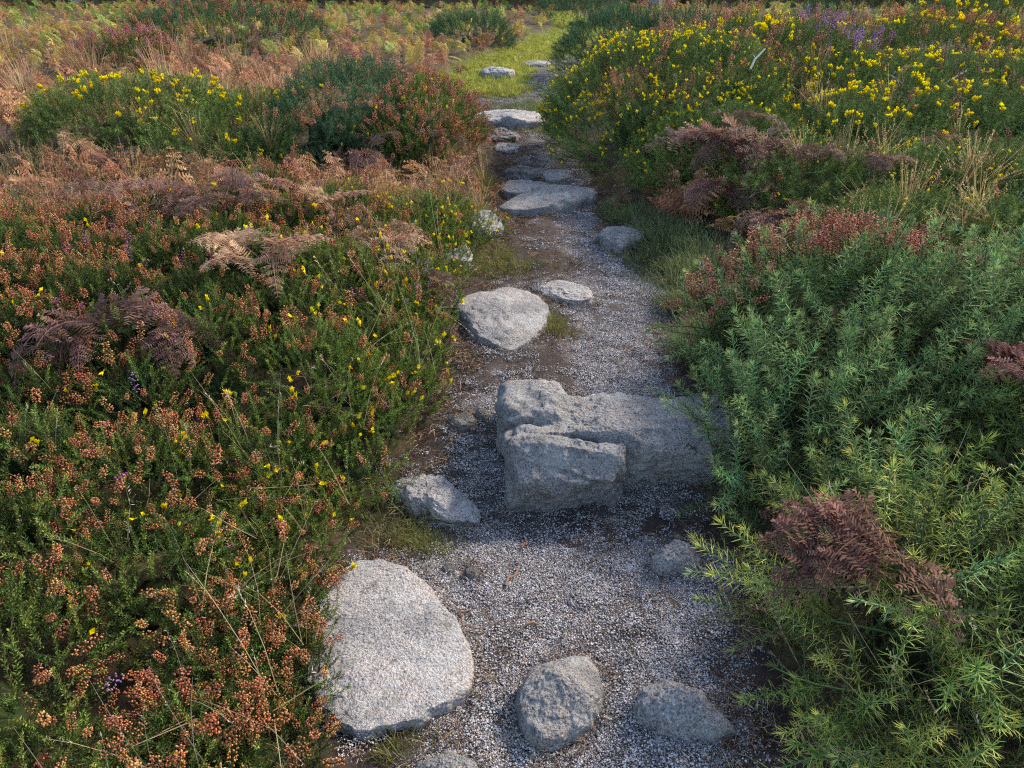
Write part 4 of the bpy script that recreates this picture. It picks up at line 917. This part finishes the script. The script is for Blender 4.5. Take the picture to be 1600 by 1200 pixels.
cover('bracken_cover', 'bbrown', fieldpts(8200, 4.2, 28, -.88, .88, lambda x, y: (.35 + .65 * nz(x, y, .35, 8.)) * (.35 + .65 * sstep(5.5, 8, y))), (.4, .8), 'brown dead bracken covering the open heath', .45)
cover('bracken_cover', 'byel', fieldpts(6000, 8.5, 28, -.88, .88, lambda x, y: sstep(8, 17, y) * (.3 + .7 * nz(x, y, .4, 15.))), (.4, .8), 'yellowing bracken covering the far heath', .4)
cover('bracken_cover', 'bgreen', fieldpts(4800, 9, 28, -.88, .88, lambda x, y: sstep(10, 18, y) * nz(x, y, .4, 22., -.25, .2)), (.4, .8), 'green bracken covering the far heath', .4)

# loose stalks over the near heather mat
kx = [(x + rng.normal(0, .1), y + rng.normal(0, .1)) for x, y, r_, e in cells for q in range(2)]
kx = A(kx); cover('grass_stalks', 'stalk', np.stack([kx[:, 0], kx[:, 1], ground(kx[:, 0], kx[:, 1]) + .14], 1), (.7, 1.1), 'thin bleached grass stalks arching over the heather mat', .5)

grow()
# ------------------------------------------------------------------ far hedge bank and gatepost
def hedge(x0, x1, y, label, n):
    root = empty('hedge_bank', ((x0 + x1) / 2, y, g1((x0 + x1) / 2, y)), label, 'hedge'); b = root.location
    mb = MB(); m = int((x1 - x0) / .5) + 1; V = []; 
    for i in range(m):
        x = x0 + (x1 - x0) * i / (m - 1); hh = 1.7 + .4 * n2([x], [y], .4, 2, 2.)[0]
        for (dy, z) in ((-1.0, -.1), (-.8, .5), (-.5, hh * .8), (0, hh), (.5, hh * .8), (1.0, -.1)): V.append([x - b.x, dy + .25 * n2([x], [dy * 3], .9, 2, 4.)[0], z])
    mb.add(V, [(i * 6 + j, (i + 1) * 6 + j, (i + 1) * 6 + j + 1, i * 6 + j + 1) for i in range(m - 1) for j in range(5)], (.16, .12, .08))
    o = bpy.data.objects.new('bank', mb.mesh('bank', M['wood'], True)); o.parent = root; COL.objects.link(o)
    x = rng.uniform(x0, x1, n); q = rng.uniform(0, 1, n); z = .1 + 1.9 * q; yy = y - 1.0 + .8 * q ** 2
    P = np.stack([x, yy, z + b.z], 1); d = rng.normal(0, .4, (n, 3)) + A([0, -.8, .5]); d /= np.linalg.norm(d, axis=1)[:, None]
    k = rng.uniform(size=n)
    scatter('foliage', 'gorse_far', P[k < .35], d[k < .35], rng.uniform(1.5, 3, (k < .35).sum()), root, origin=b)
    scatter('green_growth', 'byel', P[(k > .35) & (k < .6)], d[(k > .35) & (k < .6)], rng.uniform(.5, 1, ((k > .35) & (k < .6)).sum()), root, origin=b)
    scatter('dead_growth', 'bbrown', P[k > .6], d[k > .6], rng.uniform(.5, 1, (k > .6).sum()), root, origin=b)
hedge(-34, xat(1010, 27.5, .8), 28.5, 'dark overgrown hedge bank with stones closing the heath', 5200)
hedge(xat(1075, 27.5, .8), 34, 28.5, 'dark overgrown hedge bank beyond the green bracken past the gate gap', 3600)
p = [xat(1022, 27.2, 1), 27.2]; z0 = g1(*p)
mb = MB(); prof = [(.16, 0), (.17, .5), (.15, 1.0), (.12, 1.35), (.05, 1.45)]
V = []; 
for r_, z in prof:
    for j in range(10):
        a = 6.283 * j / 10; V.append([r_ * math.cos(a) * (1 + .12 * math.sin(3 * a + z * 3)), .7 * r_ * math.sin(a), z - (.1 if z == 0 else 0)])
mb.add(V, [(i * 10 + j, i * 10 + (j + 1) % 10, (i + 1) * 10 + (j + 1) % 10, (i + 1) * 10 + j) for i in range(4) for j in range(10)] + [tuple(range(40, 50))], (.4, .4, .4))
o = bpy.data.objects.new('gatepost', mb.mesh('gatepost', M['granite'], True)); COL.objects.link(o); o.location = (p[0], p[1], z0)
tag(o, 'grey granite gatepost standing in the gap of the hedge bank', 'post')
for px in (118, 265, 350, 395, 460, 700):
    P = at(px, 12, 0); hh = U(.18, .3)
    y0 = 27.35; x0 = xat(px, y0, 1.0)
    n, m = 24, 14; th = np.linspace(0, 6.283, n, endpoint=False); ph = np.linspace(.0, 3.14, m); D = np.stack([np.sin(ph)[:, None] * np.cos(th), np.sin(ph)[:, None] * np.sin(th), np.cos(ph)[:, None] * np.ones(n)], 2).reshape(-1, 3)
    D = D * (1 + .25 * fbm(D * 1.6 + px, 2))[:, None] * A([U(.25, .4), .25, hh])
    me = bpy.data.meshes.new('bank_stone'); me.from_pydata(D.tolist(), [], [(i * n + j, (i + 1) * n + j, (i + 1) * n + (j + 1) % n, i * n + (j + 1) % n) for i in range(m - 1) for j in range(n)]); me.materials.append(M['granite_warm'])
    o = bpy.data.objects.new('bank_stone', me); COL.objects.link(o); o.location = (x0, y0, g1(x0, y0) + U(.3, .7)); tag(o, 'pale stone showing through the dark hedge bank', 'rock', 'stones in the hedge bank')
